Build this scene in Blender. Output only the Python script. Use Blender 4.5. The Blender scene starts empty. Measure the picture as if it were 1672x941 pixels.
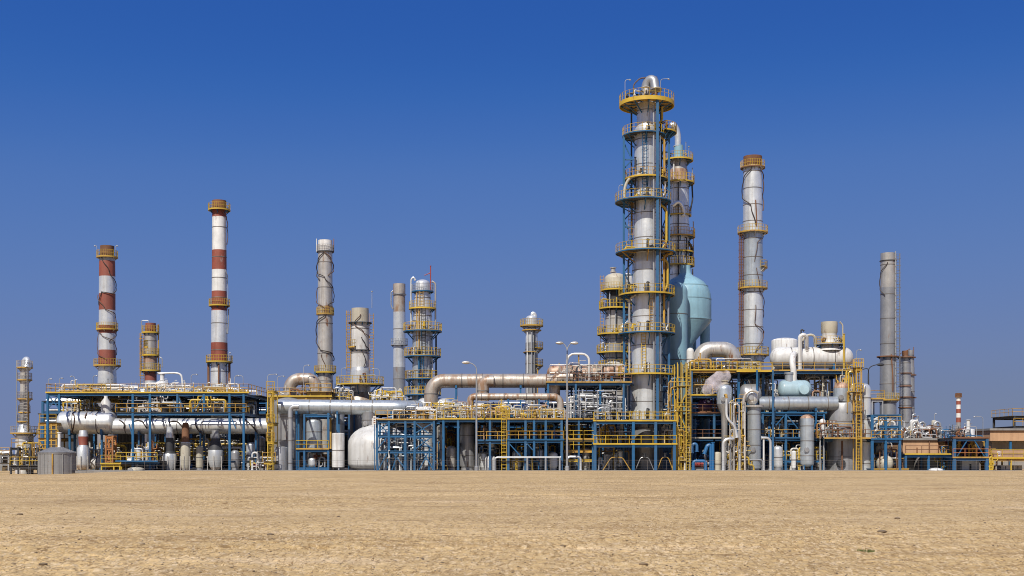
import bpy, math, random
import numpy as np
from mathutils import Vector as V
R = math.radians
pi = math.pi
sc = bpy.context.scene
COL = sc.collection
random.seed(7)
FPX, HZ, EYE = 2000.0, 747.0, 1.7      # focal length in photo pixels, horizon row, eye height


def X(px, Y): return (px - 836.0) * Y / FPX
def Z(py, Y): return (HZ - py) * Y / FPX + EYE
def S(Y): return Y / FPX
def P(px, py, Y): return V((X(px, Y), Y, Z(py, Y)))


def ground_z(x, y):
    t = min(1.0, max(0.0, (-46.0 - x) / 9.0))
    w = min(1.0, max(0.0, (y - 70.0) / 60.0))
    t = t * t * (3 - 2 * t)
    return -0.55 * t * w


# ------------------------------------------------------------------ materials
MT = {}


def paint(name, col, rough=0.5, metal=0.0, var=0.12, rust=0.0, rustcol=(0.17, 0.066, 0.024), streak=0.0, bump=0.0, dirt=0.0):
    m = bpy.data.materials.new(name)
    m.use_nodes = True
    nt = m.node_tree
    N, L = nt.nodes, nt.links
    b = N['Principled BSDF']
    b.inputs['Roughness'].default_value = rough
    b.inputs['Metallic'].default_value = metal
    geo = N.new('ShaderNodeNewGeometry')

    def noise(scale, detail, vec=(1, 1, 1)):
        mp = N.new('ShaderNodeMapping')
        mp.inputs['Scale'].default_value = vec
        L.new(geo.outputs['Position'], mp.inputs['Vector'])
        n = N.new('ShaderNodeTexNoise')
        n.inputs['Scale'].default_value = scale
        n.inputs['Detail'].default_value = detail
        n.inputs['Roughness'].default_value = 0.62
        L.new(mp.outputs['Vector'], n.inputs['Vector'])
        return n.outputs['Fac']

    def ramp(fac, a, c):
        r = N.new('ShaderNodeMapRange')
        r.inputs['From Min'].default_value = a
        r.inputs['From Max'].default_value = c
        L.new(fac, r.inputs['Value'])
        return r.outputs['Result']

    def mix(fac, c1, c2):
        x = N.new('ShaderNodeMix')
        x.data_type = 'RGBA'
        if hasattr(fac, 'node'):
            L.new(fac, x.inputs[0])
        else:
            x.inputs[0].default_value = fac
        for i, c in ((6, c1), (7, c2)):
            if hasattr(c, 'node'):
                L.new(c, x.inputs[i])
            else:
                x.inputs[i].default_value = (*c, 1)
        return x.outputs[2]
    lo = tuple(c * (1 - var * 1.6) for c in col)
    hi = tuple(min(0.95, c * (1 + var)) for c in col)
    big = noise(0.55, 5)
    c = mix(ramp(big, 0.3, 0.7), lo, hi)
    if streak:
        s = noise(1.0, 4, (2.6, 2.6, 0.10))
        f = N.new('ShaderNodeMath'); f.operation = 'MULTIPLY'; f.inputs[1].default_value = streak
        L.new(ramp(s, 0.48, 0.68), f.inputs[0])
        c = mix(f.outputs[0], c, tuple(x * 0.42 for x in (col[0] * 1.1, col[1] * 0.95, col[2] * 0.82)))
    if rust:
        s = noise(0.8, 7, (1.7, 1.7, 0.45))
        f = ramp(s, 0.70 - rust * 0.32, 0.80 - rust * 0.28)
        c = mix(f, c, rustcol)
        f2 = noise(3.0, 4)
        c = mix(ramp(f2, 0.66, 0.76), c, tuple(0.6 * a + 0.4 * q for a, q in zip(rustcol, col)))
        if metal:
            mm = N.new('ShaderNodeMath'); mm.operation = 'MULTIPLY_ADD'
            mm.inputs[1].default_value = -metal; mm.inputs[2].default_value = metal
            L.new(f, mm.inputs[0]); L.new(mm.outputs[0], b.inputs['Metallic'])
    oi = N.new('ShaderNodeObjectInfo')          # every member has aged a little differently
    c = mix(ramp(oi.outputs['Random'], 0.35, 1.9), c, tuple(0.52 * q + 0.045 for q in col))
    L.new(c, b.inputs['Base Color'])
    if metal and not rust or rough < 0.45:
        rr = N.new('ShaderNodeMapRange')
        rr.inputs['To Min'].default_value = rough - 0.08
        rr.inputs['To Max'].default_value = rough + 0.14
        L.new(noise(1.4, 4), rr.inputs['Value'])
        L.new(rr.outputs['Result'], b.inputs['Roughness'])
    if bump:
        bp = N.new('ShaderNodeBump')
        bp.inputs['Strength'].default_value = bump
        bp.inputs['Distance'].default_value = 0.05
        L.new(noise(1.1, 3, (1, 1, 0.5)), bp.inputs['Height'])
        L.new(bp.outputs['Normal'], b.inputs['Normal'])
    MT[name] = m
    return m


paint('silver_cladding', (0.82, 0.835, 0.82), 0.31, 0.52, 0.12, 0.24, streak=0.40, bump=0.6)
paint('bluish_cladding', (0.53, 0.58, 0.61), 0.31, 0.55, 0.12, 0.22, streak=0.40, bump=0.5)
paint('dull_cladding', (0.42, 0.42, 0.42), 0.36, 0.52, 0.14, 0.28, streak=0.40, bump=0.5)
paint('weathered_cladding', (0.58, 0.55, 0.50), 0.36, 0.48, 0.14, 0.42, streak=0.45, bump=0.5)
paint('rusting_cladding', (0.54, 0.475, 0.40), 0.40, 0.40, 0.18, 0.72, (0.25, 0.13, 0.06), streak=0.4, bump=0.5)
paint('rust_brown_cladding', (0.50, 0.34, 0.24), 0.55, 0.2, 0.2, 0.75, (0.20, 0.085, 0.035), streak=0.4, bump=0.4)
paint('white_paint', (0.70, 0.69, 0.66), 0.40, 0, 0.12, 0.27, streak=0.5, bump=0.2)
paint('cream_paint', (0.52, 0.475, 0.37), 0.5, 0, 0.12, 0.35, streak=0.4)
paint('teal_paint', (0.25, 0.425, 0.50), 0.36, 0, 0.10, 0.12, (0.42, 0.45, 0.36), streak=0.22, bump=0.25)
paint('pale_teal_paint', (0.37, 0.51, 0.56), 0.36, 0, 0.10, 0.2, (0.3, 0.25, 0.18), streak=0.3, bump=0.25)
paint('red_paint', (0.27, 0.070, 0.042), 0.6, 0, 0.16, 0.2, (0.38, 0.30, 0.26), streak=0.3)
paint('rust', (0.20, 0.085, 0.035), 0.8, 0, 0.25, 0.4, (0.10, 0.04, 0.02))
paint('orange_primer', (0.42, 0.16, 0.04), 0.65, 0, 0.2, 0.3)
paint('yellow_paint', (0.58, 0.38, 0.035), 0.5, 0, 0.12, 0.28, (0.25, 0.11, 0.03))
paint('ochre_paint', (0.50, 0.29, 0.045), 0.6, 0, 0.2, 0.45, (0.20, 0.09, 0.035))
paint('blue_paint', (0.016, 0.108, 0.24), 0.45, 0, 0.16, 0.15, (0.15, 0.12, 0.10))
paint('bright_blue_paint', (0.02, 0.13, 0.31), 0.4, 0, 0.14, 0.1, (0.15, 0.12, 0.10))
paint('dark_steel', (0.035, 0.036, 0.04), 0.6, 0.1, 0.2)
paint('grating', (0.075, 0.072, 0.068), 0.7, 0.1, 0.2, 0.3)
paint('galvanised', (0.42, 0.43, 0.44), 0.45, 0.5, 0.1, 0.1)
paint('grey_paint', (0.33, 0.335, 0.34), 0.55, 0, 0.1, 0.15)
paint('tank_galvanised', (0.30, 0.30, 0.295), 0.5, 0.35, 0.1, 0.15, streak=0.5, bump=0.3)
paint('cable_black', (0.045, 0.032, 0.026), 0.7, 0, 0.3)
paint('cable_brown', (0.12, 0.065, 0.04), 0.7, 0, 0.3)
paint('seam_grey', (0.20, 0.18, 0.165), 0.6, 0.2, 0.3)
paint('purple_paint', (0.075, 0.03, 0.13), 0.5, 0, 0.2)
paint('pump_red', (0.30, 0.04, 0.035), 0.5, 0, 0.2)
paint('tan_wall', (0.52, 0.315, 0.175), 0.85, 0, 0.08, streak=0.25)
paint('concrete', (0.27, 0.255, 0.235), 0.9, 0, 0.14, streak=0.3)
paint('shade_dark', (0.05, 0.055, 0.065), 0.65, 0.1, 0.2)  # near-black standing in for deep shade behind the plant
paint('lamp_glass', (0.75, 0.75, 0.72), 0.3)
paint('stone', (0.21, 0.15, 0.09), 0.9, 0, 0.3)
paint('grass_blades', (0.12, 0.13, 0.03), 0.8, 0, 0.3)
paint('leaf_green', (0.05, 0.075, 0.03), 0.8, 0, 0.3)
paint('bark', (0.10, 0.07, 0.05), 0.9, 0, 0.2)


# ------------------------------------------------------------------ mesh builder
class M:
    def __init__(s):
        s.v, s.f, s.m, s.s = [], [], [], []

    def add(s, vs, fs, mi=0, sm=0):
        b = len(s.v)
        s.v += [tuple(v) for v in vs]
        for f in fs:
            s.f.append([b + i for i in f]); s.m.append(mi); s.s.append(sm)

    def box(s, x0, x1, y0, y1, z0, z1, mi=0):
        s.add([(x0, y0, z0), (x1, y0, z0), (x1, y1, z0), (x0, y1, z0), (x0, y0, z1), (x1, y0, z1), (x1, y1, z1), (x0, y1, z1)],
              [(0, 3, 2, 1), (4, 5, 6, 7), (0, 1, 5, 4), (1, 2, 6, 5), (2, 3, 7, 6), (3, 0, 4, 7)], mi)

    def bar(s, p, q, w, h=None, mi=0):
        p, q = V(p), V(q)
        h = h or w
        d = (q - p).normalized()
        up = V((0, 0, 1)) if abs(d.z) < 0.95 else V((0, 1, 0))
        a = d.cross(up).normalized()
        u = a.cross(d)
        a = a * w / 2; u = u * h / 2
        s.add([p - a - u, p + a - u, p + a + u, p - a + u, q - a - u, q + a - u, q + a + u, q - a + u],
              [(0, 1, 2, 3), (7, 6, 5, 4), (4, 5, 1, 0), (5, 6, 2, 1), (6, 7, 3, 2), (7, 4, 0, 3)], mi)

    def ibeam(s, p, q, w, h, mi=0):
        p, q = V(p), V(q)
        d = (q - p).normalized()
        up = V((0, 0, 1)) if abs(d.z) < 0.95 else V((0, 1, 0))
        a = d.cross(up).normalized(); u = a.cross(d)
        t, tw = h * 0.16, w * 0.22
        pr = [(-w/2, -h/2), (w/2, -h/2), (w/2, -h/2+t), (tw/2, -h/2+t), (tw/2, h/2-t), (w/2, h/2-t), (w/2, h/2), (-w/2, h/2), (-w/2, h/2-t), (-tw/2, h/2-t), (-tw/2, -h/2+t), (-w/2, -h/2+t)]
        vs = [p + a*x + u*y for x, y in pr] + [q + a*x + u*y for x, y in pr]
        fs = [(i, (i+1) % 12, 12 + (i+1) % 12, 12 + i) for i in range(12)] + [tuple(range(11, -1, -1)), tuple(range(12, 24))]
        s.add(vs, fs, mi)

    def tube(s, pts, r, n=8, mi=0, bend=0.0, rings=(), caps=True):
        pts = [V(p) for p in pts]
        if bend and len(pts) > 2:
            out = [pts[0]]
            for i in range(1, len(pts) - 1):
                a, b, c = pts[i-1], pts[i], pts[i+1]
                l1, l2 = (a - b).length, (c - b).length
                if l1 < 1e-6 or l2 < 1e-6: continue
                d = min(bend, l1 * 0.5, l2 * 0.5)
                p1, p2 = b + (a - b) * (d / l1), b + (c - b) * (d / l2)
                k = 5 if r < 0.3 else 9
                for j in range(k):
                    t = j / (k - 1)
                    # arc-like: rational quadratic
                    w = 0.7071
                    den = (1-t)**2 + 2*w*t*(1-t) + t*t
                    out.append((p1*(1-t)**2 + b*(2*w*t*(1-t)) + p2*t*t) / den)
            out.append(pts[-1])
            pts = out
        q = [pts[0]]
        for p in pts[1:]:
            if (p - q[-1]).length > 1e-5: q.append(p)
        pts = q
        if len(pts) < 2: return
        rr = r if isinstance(r, (list, tuple)) else [r] * len(pts)
        d0 = (pts[1] - pts[0]).normalized()
        ref = V((0, 0, 1)) if abs(d0.z) < 0.9 else V((1, 0, 0))
        u = d0.cross(ref).normalized()
        vs = []
        for i, p in enumerate(pts):
            if i == 0: d = d0
            elif i == len(pts) - 1: d = (pts[i] - pts[i-1]).normalized()
            else: d = ((pts[i+1] - p).normalized() + (p - pts[i-1]).normalized()).normalized()
            u = (u - d * u.dot(d)).normalized()
            w = d.cross(u)
            for j in range(n):
                a = 2 * pi * j / n
                vs.append(p + (u * math.cos(a) + w * math.sin(a)) * rr[i])
        fs = []
        for i in range(len(pts) - 1):
            for j in range(n):
                fs.append((i*n + j, i*n + (j+1) % n, (i+1)*n + (j+1) % n, (i+1)*n + j))
        s.add(vs, fs, mi, 1)
        if caps:
            s.add(vs[:n], [tuple(range(n-1, -1, -1))], mi)
            s.add(vs[-n:], [tuple(range(n))], mi)

    def lathe(s, prof, n=24, c=(0, 0, 0), axis='z', mis=None, a0=0.0, a1=360.0, sm=1):
        full = abs(a1 - a0) >= 359.9
        k = n if full else n + 1
        rows, vs = [], []
        for r, z in prof:
            row = []
            if r < 1e-6:
                row = [len(vs)] * k
                pt = [(0, 0, z)]
            else:
                pt = []
                for j in range(k):
                    a = R(a0 + (a1 - a0) * j / n)
                    row.append(len(vs) + j)
                    pt.append((r * math.cos(a), r * math.sin(a), z))
            for x, y, z2 in pt:
                if axis == 'z': q = (x, y, z2)
                elif axis == 'x': q = (z2, x, y)
                else: q = (y, z2, x)
                vs.append((q[0] + c[0], q[1] + c[1], q[2] + c[2]))
            rows.append(row)
        b = len(s.v)
        s.v += vs
        for i in range(len(rows) - 1):
            for j in range(n):
                j2 = (j + 1) % k
                f = [rows[i][j], rows[i][j2], rows[i+1][j2], rows[i+1][j]]
                g = []
                for q in f:
                    if q not in g: g.append(q)
                if len(g) > 2:
                    s.f.append([b + q for q in g]); s.m.append(mis[i] if mis else 0); s.s.append(sm)

    def build(s, name, mats, par=None, org=None):
        if isinstance(mats, str): mats = [mats]
        if par is not None: o0 = ORG[par.name]
        else: o0 = org or (0, 0, 0)
        me = bpy.data.meshes.new(name)
        a = np.array(s.v, dtype=float) - np.array(o0)
        me.from_pydata(a.tolist(), [], s.f)
        for m in mats: me.materials.append(MT[m])
        me.polygons.foreach_set('material_index', s.m)
        me.polygons.foreach_set('use_smooth', [bool(q) for q in s.s])
        if any(s.s):
            me.set_sharp_from_angle(angle=R(38))
        o = bpy.data.objects.new(name, me)
        COL.objects.link(o)
        if par is not None: o.parent = par
        else: o.location = o0
        ORG[o.name] = tuple(o0)
        return o


ORG = {}


def T(name, label, cat, loc, group=None, kind='thing'):
    o = bpy.data.objects.new(name, None)
    o.empty_display_size = 0.5
    COL.objects.link(o)
    o.location = loc
    ORG[o.name] = tuple(loc)
    o['label'] = label; o['category'] = cat; o['kind'] = kind
    if group: o['group'] = group
    return o


def tag(o, label, cat, group=None, kind='thing'):
    o['label'] = label; o['category'] = cat; o['kind'] = kind
    if group: o['group'] = group
    return o


def headprof(r, z, h, up=True, k=7):
    out = []
    for i in range(k + 1):
        a = (pi / 2) * i / k
        out.append((r * math.cos(a) if i < k else 0.0, z + (h if up else -h) * math.sin(a)))
    return out


# ------------------------------------------------------------------ parts shared by many things
DECKS = []


def on_deck(x, y, z):
    c = [d[4] for d in DECKS if d[0] - .5 <= x <= d[1] + .5 and d[2] - .6 <= y <= d[3] + .6 and abs(d[4] - z) < .8]
    return min(c, key=lambda q: abs(q - z)) if c else z


def railing(par, pts, mat='yellow_paint', h=1.1, step=1.6, toe=0.14, closed=False, r=0.045):
    m = M()
    pts = [V(p) for p in pts]
    segs = list(zip(pts, pts[1:] + ([pts[0]] if closed else [])))
    if not closed: segs = list(zip(pts[:-1], pts[1:]))
    for a, b in segs:
        L = (b - a).length
        if L < 1e-3: continue
        k = max(1, round(L / step))
        for i in range(k + (0 if closed else 1)):
            p = a + (b - a) * (i / k)
            m.tube([p + V((0, 0, -0.05)), p + V((0, 0, h))], r, 4, caps=True)
        for hh in (h, h * 0.55):
            m.tube([a + V((0, 0, hh)), b + V((0, 0, hh))], r * 0.9, 4)
        if toe:
            m.bar(a + V((0, 0, toe / 2)), b + V((0, 0, toe / 2)), 0.03, toe)
    return m.build('railing', mat, par)


def platform(t, cx, cy, z, ri, ro, a0=0.0, a1=360.0, edge='yellow_paint', deck='grating', rail='yellow_paint', h=1.1, brackets=6, arm='blue_paint', th=0.16):
    n = max(6, int(32 * abs(a1 - a0) / 360))
    full = abs(a1 - a0) >= 359
    m = M()
    prof = [(ri, z - 0.04), (ri, z), (ro, z), (ro, z - th), (ro - 0.10, z - th), (ro - 0.10, z - 0.05), (ri, z - 0.04)]
    m.lathe(prof, n, (cx, cy, 0), mis=[0, 0, 1, 1, 1, 0], a0=a0, a1=a1, sm=1)
    p = m.build('platform', [deck, edge], t)
    k = n
    pts = []
    for i in range(k + (0 if full else 1)):
        a = R(a0 + (a1 - a0) * i / k)
        pts.append((cx + (ro - 0.05) * math.cos(a), cy + (ro - 0.05) * math.sin(a), z))
    if rail:
        if not full:
            aa, bb = R(a0), R(a1)
            pts = [(cx + ri * math.cos(aa), cy + ri * math.sin(aa), z)] + pts + [(cx + ri * math.cos(bb), cy + ri * math.sin(bb), z)]
        railing(p, pts, rail, h if ro > 2.3 else min(h, .95), step=max(1.7 if ro < 2.3 else 1.35, (2 * pi * ro / 14)), toe=0.06, closed=full, r=.034 if ro > 2.3 else .026)
    for i in range(brackets):
        a = R(a0 + (a1 - a0) * (i + 0.5) / brackets)
        c, s_ = math.cos(a), math.sin(a)
        b = M()
        zb = z - min(1.6, (ro - ri) * 1.0)
        b.bar((cx + ri * c * 0.98, cy + ri * s_ * 0.98, zb), (cx + (ro - 0.12) * c, cy + (ro - 0.12) * s_, z - 0.1), 0.12)
        b.bar((cx + ri * c * 0.98, cy + ri * s_ * 0.98, z - 0.12), (cx + (ro - 0.12) * c, cy + (ro - 0.12) * s_, z - 0.12), 0.10)
        b.build('bracket', arm, p)
    if ro - ri > .95 and rail:
        fr = random.Random(int(z * 37 + cx * 11))
        for _ in range(3 if ro < 2.6 else 5):
            a = R(fr.uniform(195, 345))
            if not (a0 <= math.degrees(a) <= a1 or a0 <= math.degrees(a) - 360 <= a1): continue
            c, s_ = math.cos(a), math.sin(a)
            rr = ri + (ro - ri) * fr.uniform(.3, .75)
            hh = fr.uniform(.5, 1.5)
            f = M()
            th2 = fr.uniform(.06, .13)
            f.tube([(cx + rr * c, cy + rr * s_, z), (cx + rr * c, cy + rr * s_, z + hh), (cx + ri * .97 * c, cy + ri * .97 * s_, z + hh)], th2, 6, 0, .2)
            f.tube([(cx + rr * c, cy + rr * s_, z + hh * .45), (cx + rr * c, cy + rr * s_, z + hh * .45 + .16)], th2 * 2.1, 8)
            f.build('fitting', fr.choice(['dark_steel', 'dark_steel', 'white_paint', 'yellow_paint', 'rust', 'galvanised']), p)
    return p


def ladder(t, x, y, z0, z1, w=0.55, mat='yellow_paint', cage=True, ny=-1, r=0.045):
    m = M()
    for sx in (-1, 1):
        m.tube([(x + sx * w / 2, y, z0), (x + sx * w / 2, y, z1)], r, 4)
    z = z0 + 0.3
    while z < z1:
        m.tube([(x - w / 2, y, z), (x + w / 2, y, z)], r * 0.7, 4)
        z += 0.42
    if cage and z1 - z0 > 3:
        z = z0 + 2.3
        while z < z1:
            pts = [(x + 0.42 * math.cos(a), y + ny * 0.62 * math.sin(a), z) for a in [pi * i / 8 for i in range(9)]]
            m.tube(pts, r * 0.6, 4)
            z += 1.1
        for a in (0.25, 0.5, 0.75):
            xx, yy = x + 0.42 * math.cos(pi * a), y + ny * 0.62 * math.sin(pi * a)
            m.tube([(xx, yy, z0 + 2.3), (xx, yy, z1)], r * 0.55, 4)
    return m.build('ladder', mat, t)


def cable(t, cx, cy, r, pts, mat='cable_brown', th=0.09):
    th *= .62
    """pts: (angle in degrees, z); the cable hugs a round shell of radius r and sags between its clips"""
    out = []
    for (a, z), (b, w) in zip(pts[:-1], pts[1:]):
        for i in range(8):
            k = i / 8
            e = k * k * (3 - 2 * k)
            aa = R(a + (b - a) * e)
            rr = r + th + 0.12 * math.sin(pi * k)
            out.append((cx + rr * math.cos(aa), cy + rr * math.sin(aa), z + (w - z) * k))
    aa = R(pts[-1][0])
    out.append((cx + (r + th) * math.cos(aa), cy + (r + th) * math.sin(aa), pts[-1][1]))
    m = M()
    m.tube(out, th, 6)
    return m.build('cable', mat, t)


def lamp(t, x, y, z, h=2.2, dx=0.7, mat='galvanised'):
    m = M()
    m.tube([(x, y, z), (x, y, z + h), (x + dx, y, z + h + 0.1)], 0.045, 5, bend=0.3)
    p = m.build('lamp_mast', mat, t)
    m = M()
    m.lathe([(0.0, 0.0), (0.14, 0.02), (0.16, 0.08), (0.11, 0.16), (0, 0.19)], 10, (x + dx, y, z + h - 0.08))
    m.build('lamp_head', 'galvanised', p)
    return p


def pipe(t, pts, r, mat='white_paint', bend=None, name='pipe', flanges=True, n=None, rnd=None):
    m = M()
    n = n or (6 if r < 0.12 else 8 if r < 0.3 else 14 if r < 0.7 else 22)
    m.tube(pts, r, n, 0, bend if bend is not None else r * 3)
    if flanges:
        for p, q in ((pts[0], pts[1]), (pts[-1], pts[-2])):
            p, q = V(p), V(q)
            d = (q - p)
            if d.length > r:
                d.normalize()
                m.tube([p + d * r * 0.05, p + d * max(0.08, r * 0.3)], r * 1.45, max(8, n), 0)
    if rnd:                        # branches, flange pairs and vents that belong to the same run
        for _ in range(rnd.randint(3, 6)):
            i = rnd.randrange(len(pts) - 1)
            a, b = V(pts[i]), V(pts[i + 1])
            L = (b - a).length
            if L < .5: continue
            d = (b - a) / L
            q = a + d * L * rnd.uniform(.2, .8)
            kind = rnd.random()
            if kind < .35:
                m.tube([q - d * .06, q + d * .06], r * 1.6, 8)
            else:
                if abs(d.z) > .9: e = V((rnd.choice((-1, 1)), 0, 0)) if rnd.random() < .7 else V((0, -1, 0))
                else: e = V((0, 0, rnd.choice((-1, 1, 1))))
                l2 = rnd.uniform(.25, .9)
                if kind < .7:
                    m.tube([q, q + e * l2], r * .6, 6); m.tube([q + e * l2, q + e * (l2 + .07)], r * 1.05, 6)
                else:
                    m.tube([q, q + e * l2, q + e * l2 + (d if abs(d.z) < .9 else V((0, 0, 1))) * rnd.uniform(.3, 1.1)], r * .55, 6, 0, r * 2)
    return m.build(name, mat, t)


def valve(t, p, r=0.18, mat='yellow_paint', front=True):
    x, y, z = p
    m = M()
    m.lathe([(0, -r), (r * 0.8, -r * 0.8), (r, 0), (r * 0.8, r * 0.8), (0.35 * r, r), (0.3 * r, r * 2.2), (0, r * 2.2)], 8, (x, y, z))
    v = m.build('valve', 'dark_steel', t)
    m = M()
    pts = [(x + r * 1.5 * math.cos(a), y + 0.02, z + r * 2.2 + r * 1.5 * math.sin(a)) for a in [2 * pi * i / 12 for i in range(13)]]
    m.tube(pts, r * 0.16, 5)
    m.tube([(x - r * 1.4, y + .02, z + r * 2.2), (x + r * 1.4, y + .02, z + r * 2.2)], r * .12, 4)
    m.tube([(x, y + .02, z + r * .8), (x, y + .02, z + r * 3.6)], r * .12, 4)
    m.build('handwheel', mat, v)
    return v


# ------------------------------------------------------------------ towers and stacks
def tower(name, label, cat, px, Y, secs, plats=(), top='flat', seam=2.6, ladders=(), cables=(), lamps=(), pipes=(), posts=(), braces=(), group=None, base=None, headmat=None, seed=0, nameplate=None):
    """secs from the ground up: (py_bottom, py_top, half width bottom, half width top, material); all in photo pixels at depth Y"""
    x = X(px, Y); gz = ground_z(x, Y)
    t = T(name, label, cat, (x, Y, gz), group)
    k = S(Y)
    mats = []

    def mi(mn):
        if mn not in mats: mats.append(mn)
        return mats.index(mn)
    prof, mis = [], []
    rnd = random.Random(seed + int(px))
    for i, (b, tp, hb, ht, mn) in enumerate(secs):
        z0, z1 = Z(b, Y), Z(tp, Y)
        if i == 0: z0 = min(z0, gz - 0.1)
        r0, r1 = hb * k, ht * k
        prof.append((r0, z0)); mis.append(mi(mn))
        ns = int((z1 - z0) / seam) if seam else 0
        for j in range(1, ns + 1):
            f = (j - 0.35 + rnd.uniform(-.06, .06)) / ns
            z = z0 + (z1 - z0) * f; r = r0 + (r1 - r0) * f
            if z1 - z < 0.3: continue
            q = mi('seam_grey')
            prof += [(r, z - 0.05), (r + 0.035, z - 0.05), (r + 0.035, z + 0.05), (r, z + 0.05)]
            mis += [q, q, q, mi(mn)]
        prof.append((r1, z1)); mis.append(mi(mn))
    rt, zt = prof[-1]
    if top == 'dome':
        prof += headprof(rt, zt, rt * 0.55)[1:]; mis += [mi(headmat or secs[-1][4])] * 7
    elif top == 'open':
        prof += [(rt * 0.86, zt), (rt * 0.86, zt - 1.2), (0, zt - 1.2)]
        mis += [mi('dark_steel')] * 3
        mis[-4] = mi('rust')
    else:
        prof += [(0, zt)]; mis += [mi(secs[-1][4])]
    m = M()
    m.lathe(prof, 32, (x, Y, 0), mis=mis[:len(prof) - 1])
    m.build('shell', mats, t)

    def rad(z):
        r = prof[0][0]
        for (r0, z0), (r1, z1) in zip(prof[:-1], prof[1:]):
            if z0 <= z <= z1 and z1 > z0: return r0 + (r1 - r0) * (z - z0) / (z1 - z0)
        return r
    for pl in plats:
        py, hw = pl[0], pl[1]
        o = dict(pl[2]) if len(pl) > 2 else {}
        z = Z(py, Y)
        dx = o.pop('dx', 0) * k
        ri = rad(z - 0.1) + 0.03
        platform(t, x + dx, Y, z, o.pop('ri', ri) if not dx else max(0.5, ri - abs(dx)), hw * k, **o)
    for dx, b, tp, *rest in ladders:
        o = rest[0] if rest else {}
        r = rad(Z((b + tp) / 2, Y)) + 0.35
        xx = dx * k
        yy = Y - math.sqrt(max(0.0, r * r - xx * xx)) if abs(xx) < r else Y
        ladder(t, x + xx, yy, Z(b, Y), Z(tp, Y), **o)
    for c in cables:
        zs = [Z(p, Y) for _, p in c[0]]
        cable(t, x, Y, max(rad(z) for z in zs), [(a, z) for (a, _), z in zip(c[0], zs)], *(c[1:]))
    if name in ('fractionation_tower', 'rear_tower', 'domed_tower', 'slim_tower'):
        zz_ = [Z(q[0], Y) for q in plats]
        for q, a in enumerate((236, 262, 300, 318)):
            zt_ = zz_[min(len(zz_) - 1, q % max(1, len(zz_) - 1))] - .3
            rr = rad(zt_) + .28; a = R(a + rnd.uniform(-8, 8))
            pipe(t, [(x + rr * math.cos(a), Y + rr * math.sin(a), gz), (x + rr * math.cos(a), Y + rr * math.sin(a), zt_), (x, Y, zt_)], rnd.uniform(.06, .12), rnd.choice(['galvanised', 'dark_steel', 'white_paint', 'ochre_paint']), bend=.3, flanges=False)
    for dx, py, h, ddx in lamps:
        z = Z(py, Y)
        lamp(t, x + dx * k, Y - 0.5, z, h, ddx)
    for pts, r, mn in pipes:       # (dx px, py, depth offset in metres from the axis)
        pipe(t, [(x + a * k, Y + d, Z(p, Y)) for a, p, d in pts], r, mn)
    for dx, b, tp, d, w, mn in posts:
        m = M()
        m.ibeam((x + dx * k, Y + d, Z(b, Y)), (x + dx * k, Y + d, Z(tp, Y)), w, w)
        m.build('post', mn, t)
    for a, b, c, d, dy, w, mn in braces:
        m = M(); m.bar((x + a * k, Y + dy, Z(b, Y)), (x + c * k, Y + dy, Z(d, Y)), w); m.build('brace', mn, t)
    return t


# ------------------------------------------------------------------ vessels
def vvessel(name, label, cat, px, Y, pyt, pyb, hw, mat, headr=0.5, seam=2.2, skirt=None, legs=0, bot=True, group=None, nozzle=None, topmat=None, manway=True, botr=1.0):
    x = X(px, Y); k = S(Y); r = hw * k; gz = ground_z(x, Y)
    t = T(name, label, cat, (x, Y, gz), group)
    zt, zb = Z(pyt, Y), Z(pyb, Y)
    hh = min(r * 2 * headr, (zt - zb) * 0.45) if headr else 0
    hb = hh * botr
    z0 = zb + (hb if bot else 0); z1 = zt - hh
    mats = [mat, 'seam_grey', topmat or mat]
    prof, mis = [], []
    if bot:
        for q in reversed(headprof(r, z0, hb, False)): prof.append(q); mis.append(0)
    else:
        prof.append((r, zb)); mis.append(0)
    n = int((z1 - z0) / seam)
    for j in range(n):
        z = z0 + (z1 - z0) * (j + 0.5) / n
        prof += [(r, z - .05), (r + .03, z - .05), (r + .03, z + .05), (r, z + .05)]; mis += [1, 1, 1, 0]
    if headr:
        for q in headprof(r, z1, hh): prof.append(q); mis.append(2)
    else:
        prof += [(r, zt), (0, zt)]; mis += [0, 0]
    m = M(); m.lathe(prof, 32, (x, Y, 0), mis=mis[:len(prof) - 1]); m.build('shell', mats, t)
    if skirt:
        m = M(); m.lathe([(r * skirt, gz - .05), (r * skirt * 0.96, zb + hh * 0.8)], 24, (x, Y, 0)); m.build('skirt', 'dull_cladding', t)
    for i in range(legs):
        a = pi / 4 + 2 * pi * i / legs
        m = M(); m.bar((x + r * .8 * math.cos(a), Y + r * .8 * math.sin(a), gz), (x + r * .8 * math.cos(a), Y + r * .8 * math.sin(a), zb + hh + .3), 0.16)
        m.build('leg', 'blue_paint' if legs == 4 else 'grey_paint', t)
    if nozzle:
        pipe(t, [(x, Y, zt - 0.1), (x, Y, zt + nozzle)], r * 0.28, mat, name='nozzle')
    if r > 0.7 and manway:
        # manway cover towards the front
        zz = z0 + (z1 - z0) * 0.3
        m = M(); m.lathe([(0.0, -0.30), (0.32, -0.28), (0.36, -0.2), (0.27, -0.2), (0.27, 0.2)], 14, (x - r * .35, Y - r * 0.93, zz), axis='y')
        m.build('manway', 'dull_cladding', t)
    return t


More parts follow.
